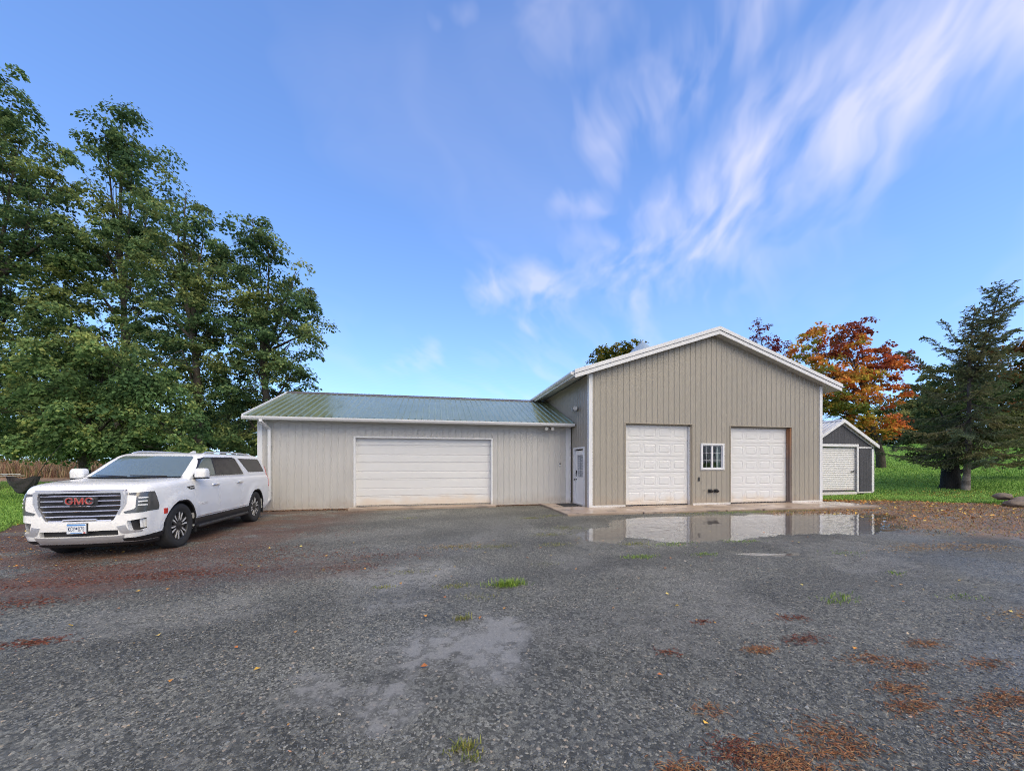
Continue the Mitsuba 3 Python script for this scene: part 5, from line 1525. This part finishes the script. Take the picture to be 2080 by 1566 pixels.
# dead orange needles and straw lying in clumps on the gravel
xs, ys, cs = [], [], []
ORG = [(.27, .115, .05), (.33, .16, .075), (.20, .08, .04), (.30, .19, .10)]
RED_ = [(.13, .035, .022), (.19, .055, .032), (.09, .03, .02), (.20, .09, .05)]
TAN = [(.40, .24, .10), (.46, .30, .13), (.30, .17, .08)]
for (x, y, r, n, pal) in [(2.22, 1.66, .11, 650, ORG), (1.72, 1.63, .09, 500, ORG), (1.85, 1.52, .09, 500, ORG), (3.03, 1.81, .10, 260, ORG), (3.11, 1.46, .18, 420, ORG), (2.71, 2.63, .08, 220, ORG), (3.23, 2.7, .11, 200, RED_), (1.25, 1.67, .06, 240, ORG), (4.22, 2.42, .10, 160, ORG), (3.63, 2.17, .12, 220, ORG), (3.42, 2.33, .12, 160, ORG), (3.2, 1.97, .10, 220, ORG), (3.46, 1.69, .12, 200, ORG), (3.8, 1.73, .12, 300, ORG), (1.6, 1.72, .07, 260, RED_),
                          (4.25, 2.08, .12, 160, ORG), (1.72, 2.06, .05, 100, ORG), (8.88, 5.23, .4, 300, TAN), (9.9, 5.24, .5, 420, TAN), (10.37, 5.01, .4, 260, TAN), (6.1, 2.7, .2, 200, TAN), (2.6, 3.2, .06, 80, RED_), (1.9, 2.75, .05, 80, RED_), (3.6, 3.1, .1, 120, RED_),
                          (-3.11, 6.08, .45, 700, RED_), (-3.79, 6.1, .4, 500, RED_), (-4.83, 5.98, .4, 400, RED_), (-4.59, 5.18, .3, 420, RED_), (-3.49, 4.05, .12, 260, RED_), (-2.85, 6.84, .5, 600, RED_), (-1.36, 5.98, .35, 260, RED_), (-.79, 6.65, .4, 260, RED_), (-1.93, 7.08, .5, 300, RED_), (-4.95, 6.73, .5, 500, RED_), (-3.2, 7.6, .7, 500, RED_), (-2.6, 9.2, .8, 300, RED_), (-7.9, 8.2, .8, 700, ORG), (-9.2, 9.4, .9, 600, ORG), (.3, 7.2, .4, 200, TAN)]:
    far = math.hypot(x, y) > 3.5
    xs.append(x + rg.normal(0, r * (1.1 if far else 1.15), n))
    ys.append(y + rg.normal(0, r * (.42 if far else .8), n))
    cs.append(pick(pal, n, rg, .3))
X, Y = np.concatenate(xs), np.concatenate(ys)
n = len(X)
a = rg.normal(.4, 1.0, n)
ln = rg.uniform(.012, .055, n)
Z = ground_z(X, Y) + .007
P = np.stack([X, Y, Z], 1)
lm, lc = leaf_mesh(P, np.stack([np.cos(a), np.sin(a), rg.normal(0, .22, n)], 1), V(0, 0, 1) + rg.normal(0, .4, (n, 3)), ln, np.full(n, .0045) + .0007 * np.hypot(X, Y), np.concatenate(cs))
obj('dry_needles', lm, M_VC, color=lc, kind='stuff', label='patches of rust coloured dead needles and straw on the gravel', category='dead needles')
# fallen leaves
n = 6500
t = rg.random(n)
s = rg.normal(0, 1, n)
X = 16.4 + 12 * t ** .9 + rg.normal(0, .3, n)
Y = 13.6 - 2.4 * np.clip(t - .45, 0, 1) + s * (.55 + .9 * t)
keep = ~((X < 22.6) & (Y > 14.8)) & ~((X < 16.2) & (Y > 10.5))
X, Y = X[keep], Y[keep]
X2 = rg.uniform(12.5, 22, 500)
Y2 = rg.uniform(7.6, 12.5, 500)
k2 = ~((X2 < 16.3) & (Y2 > 10.4))
X3, Y3 = rg.uniform(-4, 8, 140), rg.uniform(1.4, 8, 140) ** 1.0
X4, Y4 = rg.uniform(-11, -5.0, 240), rg.uniform(6, 13, 240)
X, Y = np.concatenate([X, X2[k2], X3, X4]), np.concatenate([Y, Y2[k2], Y3, Y4])
n = len(X)
c = pick([(.62, .38, .07), (.62, .28, .06), (.42, .15, .05), (.26, .12, .05), (.68, .50, .14)], n, rg)
sz = rg.uniform(.05, .125, n)
sz[-(140 + 240):] *= .45
a = rg.uniform(0, 6.3, n)
lm, lc = leaf_mesh(np.stack([X, Y, ground_z(X, Y) + .018], 1), np.stack([np.cos(a), np.sin(a), rg.normal(0, .2, n)], 1), V(0, 0, 1) + rg.normal(0, .3, (n, 3)), sz, sz * .8, c)
obj('fallen_leaves', lm, M_VC, color=lc, kind='stuff', label='yellow and orange fallen leaves strewn along the right lawn edge', category='fallen leaves')
# straw at the right edge of the yard
n = 24000
X = rg.uniform(10.6, 24, n)
Y = rg.uniform(4.0, 13.2, n)
sv = X * .8 + Y * .6 + 2.2 * nz(X, Y, 1.1, 3, 7)
k2 = ~((X < 16.4) & (Y > 10.3)) & (poly_sd(PUDDLE, X, Y) > -.4) & (sv > 12.6) & (rg.random(n) < np.clip((sv - 12.4) / 1.8, 0, 1)) & (poly_sd(LAWN_R, X, Y) > -.6)
X, Y = X[k2], Y[k2]
m1, c1 = blades(X, Y, rg.uniform(.015, .07, len(X)), np.full(len(X), .013), pick([(.30, .14, .055), (.38, .19, .075), (.20, .09, .04), (.32, .22, .09), (.15, .15, .05)], len(X), rg), rg, lean=1.6)
obj('straw', m1, M_VC, color=c1, kind='stuff', label='brown matted straw between the puddle and the right lawn', category='straw')
# litter along the foot of the low garage
n = 2600
X = rg.uniform(WX0, 4.0, n)
X = X[(X < WD[0] - .05) | (X > WD[1] + .05)]
n = len(X)
Y = WY0 - .03 - np.abs(rg.normal(0, .07, n))
c = pick([(.20, .10, .06), (.30, .17, .11), (.13, .07, .045), (.36, .26, .18)], n, rg)
a = rg.uniform(0, 6.3, n)
sz = rg.uniform(.02, .06, n)
lm, lc = leaf_mesh(np.stack([X, Y, ground_z(X, Y) + rg.uniform(.005, .045, n)], 1), np.stack([np.cos(a), np.sin(a), rg.normal(0, .5, n)], 1), V(0, 0, 1) + rg.normal(0, .6, (n, 3)), sz, sz * .6, c)
obj('leaf_litter', lm, M_VC, color=lc, kind='stuff', label='brown leaf litter along the foot of the beige wall', category='leaf litter')


# loose gravel near the camera: angular stones lying on the ground sheet
def stones(X, Y, size, col, rg):
    n = len(X)
    o = np.array([(1, 0, 0), (0, 1, 0), (-1, 0, 0), (0, -1, 0), (0, 0, 1), (0, 0, -1)], float)
    f = np.array([(0, 1, 4), (1, 2, 4), (2, 3, 4), (3, 0, 4), (1, 0, 5), (2, 1, 5), (3, 2, 5), (0, 3, 5)])
    s = size[:, None] * rg.uniform(.5, 1.1, (n, 3)) * [1., .8, .55]
    v = o[None] * s[:, None] + rg.normal(0, .22, (n, 6, 3)) * s[:, None]
    a = rg.uniform(0, 6.3, n)
    ca, sa = np.cos(a)[:, None], np.sin(a)[:, None]
    tl = rg.normal(0, .35, (n, 1))
    vx, vy, vz = v[..., 0], v[..., 1], v[..., 2]
    vx, vz = vx * np.cos(tl) - vz * np.sin(tl), vx * np.sin(tl) + vz * np.cos(tl)
    v = np.stack([vx * ca - vy * sa, vx * sa + vy * ca, vz], -1) + np.stack([X, Y, ground_z(X, Y) + size * .12], 1)[:, None]
    return TM(v.reshape(-1, 3), (f[None] + np.arange(n)[:, None, None] * 6).reshape(-1, 3)), np.repeat(col, 6, 0)


n = 165000
dep = 1.35 + 6.2 * rg.random(n) ** 1.35
lat = rg.uniform(-1.45, 1.45, n) * dep
X = lat * RIGHT[0] + dep * FWD[0]
Y = lat * RIGHT[1] + dep * FWD[1]
dens = np.clip((meshkit.fbm(np.stack([X * .9, Y * .9, 0 * X + 2], 1), 4) - .30) * 4.0, .12, 1)
for (sx_, sy_, r_) in ((.55, 3.45, .42), (-.1, 3.1, .5), (-.25, 2.55, .35), (-.8, 2.8, .3), (.35, 2.8, .45), (.45, 3.15, .45)):
    dens = dens * np.clip((np.hypot(X - sx_, Y - sy_) + .3 * nz(X, Y, 4., 2, 3) - r_ * .5) / (r_ * .6), .08, 1)
ok = (rg.random(n) < dens) & (poly_sd(PUDDLE, X, Y) > .2) & (poly_sd(SLIVER, X, Y) > .12)
X, Y, dp = X[ok], Y[ok], dep[ok]
n = len(X)
sz = rg.gamma(3.0, .0014, n) + .0024
g = rg.random(n)
c = np.array([.046, .049, .047]) + (g ** 2.3)[:, None] * np.array([.22, .22, .208])
tan = rg.random(n) < .004
c[tan] = pick([(.42, .33, .22), (.36, .22, .15), (.45, .40, .33)], int(tan.sum()), rg)
sz[tan] *= 1.25
m1, c1 = stones(X, Y, np.minimum(sz, .017), c, rg)
obj('gravel', m1, M_STONE, color=c1, kind='stuff', label='loose dark grey gravel stones in front of the camera', category='gravel')

# ------------------------------------------------------------------ rocks at the right edge, bin roof behind, hammock
for i, (x, y, s, zo, lab) in enumerate([(21.55, 9.75, .30, .10, 'flat brown rock lowest and leftmost at the right edge'), (22.25, 9.9, .36, .14, 'large pale brown rock at the right edge of the lawn'), (21.95, 10.25, .26, .34, 'small rock resting on top of the rock pile'), (22.9, 10.1, .34, .15, 'grey rock furthest right in the rock pile'), (22.5, 9.4, .24, .06, 'low rock in front of the pile at the right edge')]):
    m_ = trimesh.creation.icosphere(3, 1.)
    v = np.array(m_.vertices)
    v = v * (1 + .35 * (meshkit.fbm(v * 1.6 + i * 7, 3)[:, None] - .5) + .10 * (meshkit.fbm(v * 6 + i, 2)[:, None] - .5)) * V(1.25, .9, .55) * s
    v += V(x, y, ground_z(np.array([x]), np.array([y]))[0] + zo)
    obj('rock', TM(v, m_.faces), mat('rock', proc(lambda p, n, uv: mix((.07, .055, .042), (.22, .17, .13), fbm(p.x * 6, p.y * 6, p.z * 9))), .8) if i == 0 else 'mat_rock', smooth=True, label=lab, category='rock', group='rock pile at the right edge')
bn = thing('grain_bin', 'pale metal cone-roofed bin peeking over the left slope of the tall garage', 'grain bin')
bx, by = 18.76, 30.83
obj('wall', tube([(bx, by, 0), (bx, by, 11.0)], 2.2, 40), M_GALV, bn, smooth=30)
obj('roof', tube([(bx, by, 10.95), (bx, by, 12.90), (bx, by, 13.0)], [2.3, .12, .10], 24), mat('bin_roof', (.42, .50, .54), .35, metal=.5), bn)

hm = thing('hammock', 'dark grey cloth hammock hanging at the left edge behind the car', 'hammock')
HA, HB = V(-16.46, 18.24, 1.08), V(-15.44, 18.02, 1.10)
u = np.linspace(0, 1, 40)
vv = np.linspace(-1, 1, 26)
U_, V_ = np.meshgrid(u, vv, indexing='ij')
env = .25 + .75 * np.sin(np.pi * U_) ** .5
pos = HA * (1 - U_[..., None]) + HB * U_[..., None]
sag = -.70 * 4 * U_ * (1 - U_)
acr = V(.15, .75, 0)
P = pos + acr * (V_ * .42 * env)[..., None] + V(0, 0, 1) * (-.15 * 4 * U_ * (1 - U_) - .55 * (1 - V_ ** 2) * np.sin(np.pi * U_) ** .6 + .035 * np.sin(V_ * 11 + U_ * 5) * env + .012 * np.sin(V_ * 23 - U_ * 9))[..., None]
obj('cloth', fan_quads(P), mat('hammock_cloth', (.050, .045, .048), .9), hm, smooth=True)
obj('rope', tube([HA, HA + V(-.9, .3, .18)], .014, 6), M_GALV, hm)
obj('rope', tube([HB, HB + V(.5, -.1, .75), HB + V(.9, -.1, 1.3)], .010, 6), M_DARK, hm)
obj('spreader_bar', tube([HA + V(-.05, -.45, .02), HA + V(.05, .45, .02)], .02, 8), mat('pale_wood', (.5, .45, .40), .6), hm)
po = thing('lawn_rail', 'thin pale rail behind the hammock at the left edge of the lawn', 'rail')
obj('pole', tube([(-21.3, 19.8, ground_z(np.array([-21.3]), np.array([19.8]))[0] - .2), (-21.3, 19.8, 1.25)], .04, 8), M_DARK, po)
obj('rail', tube([(-21.5, 19.8, 1.18), (-16.7, 18.86, 1.16)], .016, 8), M_WHITE, po)
